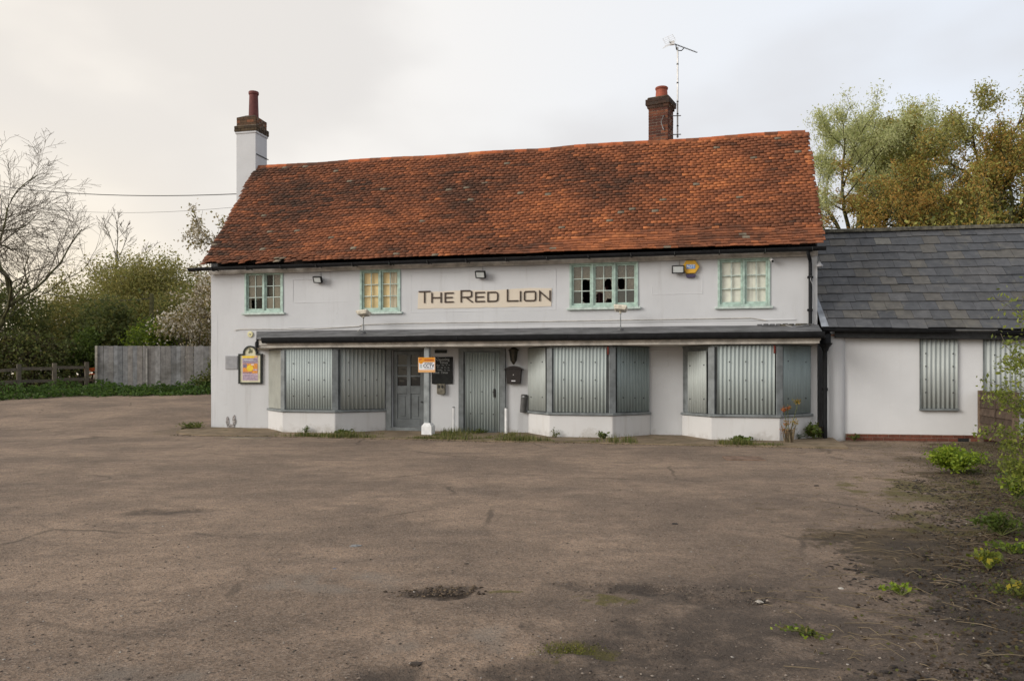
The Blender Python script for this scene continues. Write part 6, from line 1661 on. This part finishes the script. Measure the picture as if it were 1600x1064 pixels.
# single stones and lumps one can point at
def rock_mesh(name, s, col, seed):
    rr = random.Random(seed); b = MB(); n = 9; vs = []
    for z, q in ((0, 1.0), (.35, .95), (.6, .55)):
        for k in range(n):
            a = 2 * math.pi * k / n; w_ = q * rr.uniform(.72, 1.15); vs.append((math.cos(a) * s[0] * w_, math.sin(a) * s[1] * w_, z * s[2]))
    fs = [(i * n + k, i * n + (k + 1) % n, (i + 1) * n + (k + 1) % n, (i + 1) * n + k) for i in range(2) for k in range(n)] + [tuple(range(2 * n, 3 * n))]
    b.add(vs, fs, col); return b.mesh(name, MAT['stone'])
def rock(name, label, x, y, s, col, seed, group=None, cat='stone'):
    o = ob(name, rock_mesh(name, s, col, seed), None, (x, y, gz(x, y) - .004), (0, 0, R.uniform(-.4, .4))); tag(o, label, cat, group)
rock('slate_fragment', 'flat grey slate fragment lying alone on the left middle of the forecourt', -1.36, 6.93, (.062, .03, .03), (.20, .20, .20), 1)
rock('blue_chip', 'tiny bluish chip in front of the slate fragment', -1.37, 6.15, (.02, .012, .012), (.12, .15, .22), 2)
rock('tarmac_lump', 'dark squarish lump near the bottom centre of the forecourt', -.50, 4.14, (.035, .02, .022), (.06, .048, .04), 3, 'loose lumps of tarmac', 'lump')
rock('tarmac_lump', 'black lump on the forecourt in line with the middle bay', 1.62, 7.93, (.04, .026, .024), (.035, .03, .028), 4, 'loose lumps of tarmac', 'lump')
rock('tarmac_lump', 'dark clod behind the hollow filled with earth', -.36, 6.3, (.024, .018, .018), (.07, .055, .045), 5, 'loose lumps of tarmac', 'lump')
rock('tarmac_lump', 'small dark clod far out in front of the right bay', 4.05, 10.6, (.04, .03, .03), (.045, .036, .03), 6, 'loose lumps of tarmac', 'lump')
rock('pale_stone', 'pale stone among crumbs by the dark seam on the right', 1.62, 5.21, (.03, .022, .022), (.36, .33, .29), 7)
rock('pale_stone', 'pale stone at the edge of the dark rubble', 2.28, 5.52, (.022, .018, .02), (.40, .38, .34), 8)
def clod_pt():
    return -.47 + R.gauss(0, .14), 5.5 + R.gauss(0, .06)
lumps('earth_clods', 160, clod_pt, .006, .02, [((.10, .072, .048), 3), ((.07, .052, .038), 3), ((.15, .11, .07), 1)], 'broken brown clods heaped in a hollow of the forecourt', .6, 1.5)
def clod_pt():
    return 1.63 + R.gauss(0, .05), 5.22 + R.gauss(0, .03)
lumps('crumb_heap', 60, clod_pt, .004, .016, ST + SD_, 'little heap of mixed crumbs by the pale stone', .6, 1.5)
# lath, slab, manhole
LT = fw(7.0, -1.62, -.03)
o = MB().box(-.55, .55, -.02, .02, 0, .025).build('timber_lath', MAT['stalk'], None, LT, (0, rad(.6), -TH + rad(2))); tag(o, 'thin pale timber lath lying along the apron edge before the sheeted door', 'lath')
q = fw(2.6, -2.45); o = MB().box(-.55, .55, -.14, .14, -.05, .018).build('kerb_slab', MAT['concrete'], None, (q.x, q.y, gz(q.x, q.y)), (0, 0, -TH - rad(3)), bevel=.01); tag(o, 'worn concrete slab let into the ground before the left bay', 'slab')
MHX, MHY = 4.1, 14.1
MHN = thing('drain_cover', 'rust tinted drain cover flush in the ground before the right bay', 'drain cover', (MHX, MHY, gz(MHX, MHY) + .004), rad(-8))
b = MB(); b.box(-.33, .33, -.30, -.26, -.02, .012); b.box(-.33, .33, .26, .30, -.02, .012); b.box(-.33, -.29, -.26, .26, -.02, .012); b.box(.29, .33, -.26, .26, -.02, .012); b.build('frame', MAT['rust'], MHN)
MB().box(-.285, .285, -.255, .255, -.02, .008).build('lid', MAT['rust'], MHN)
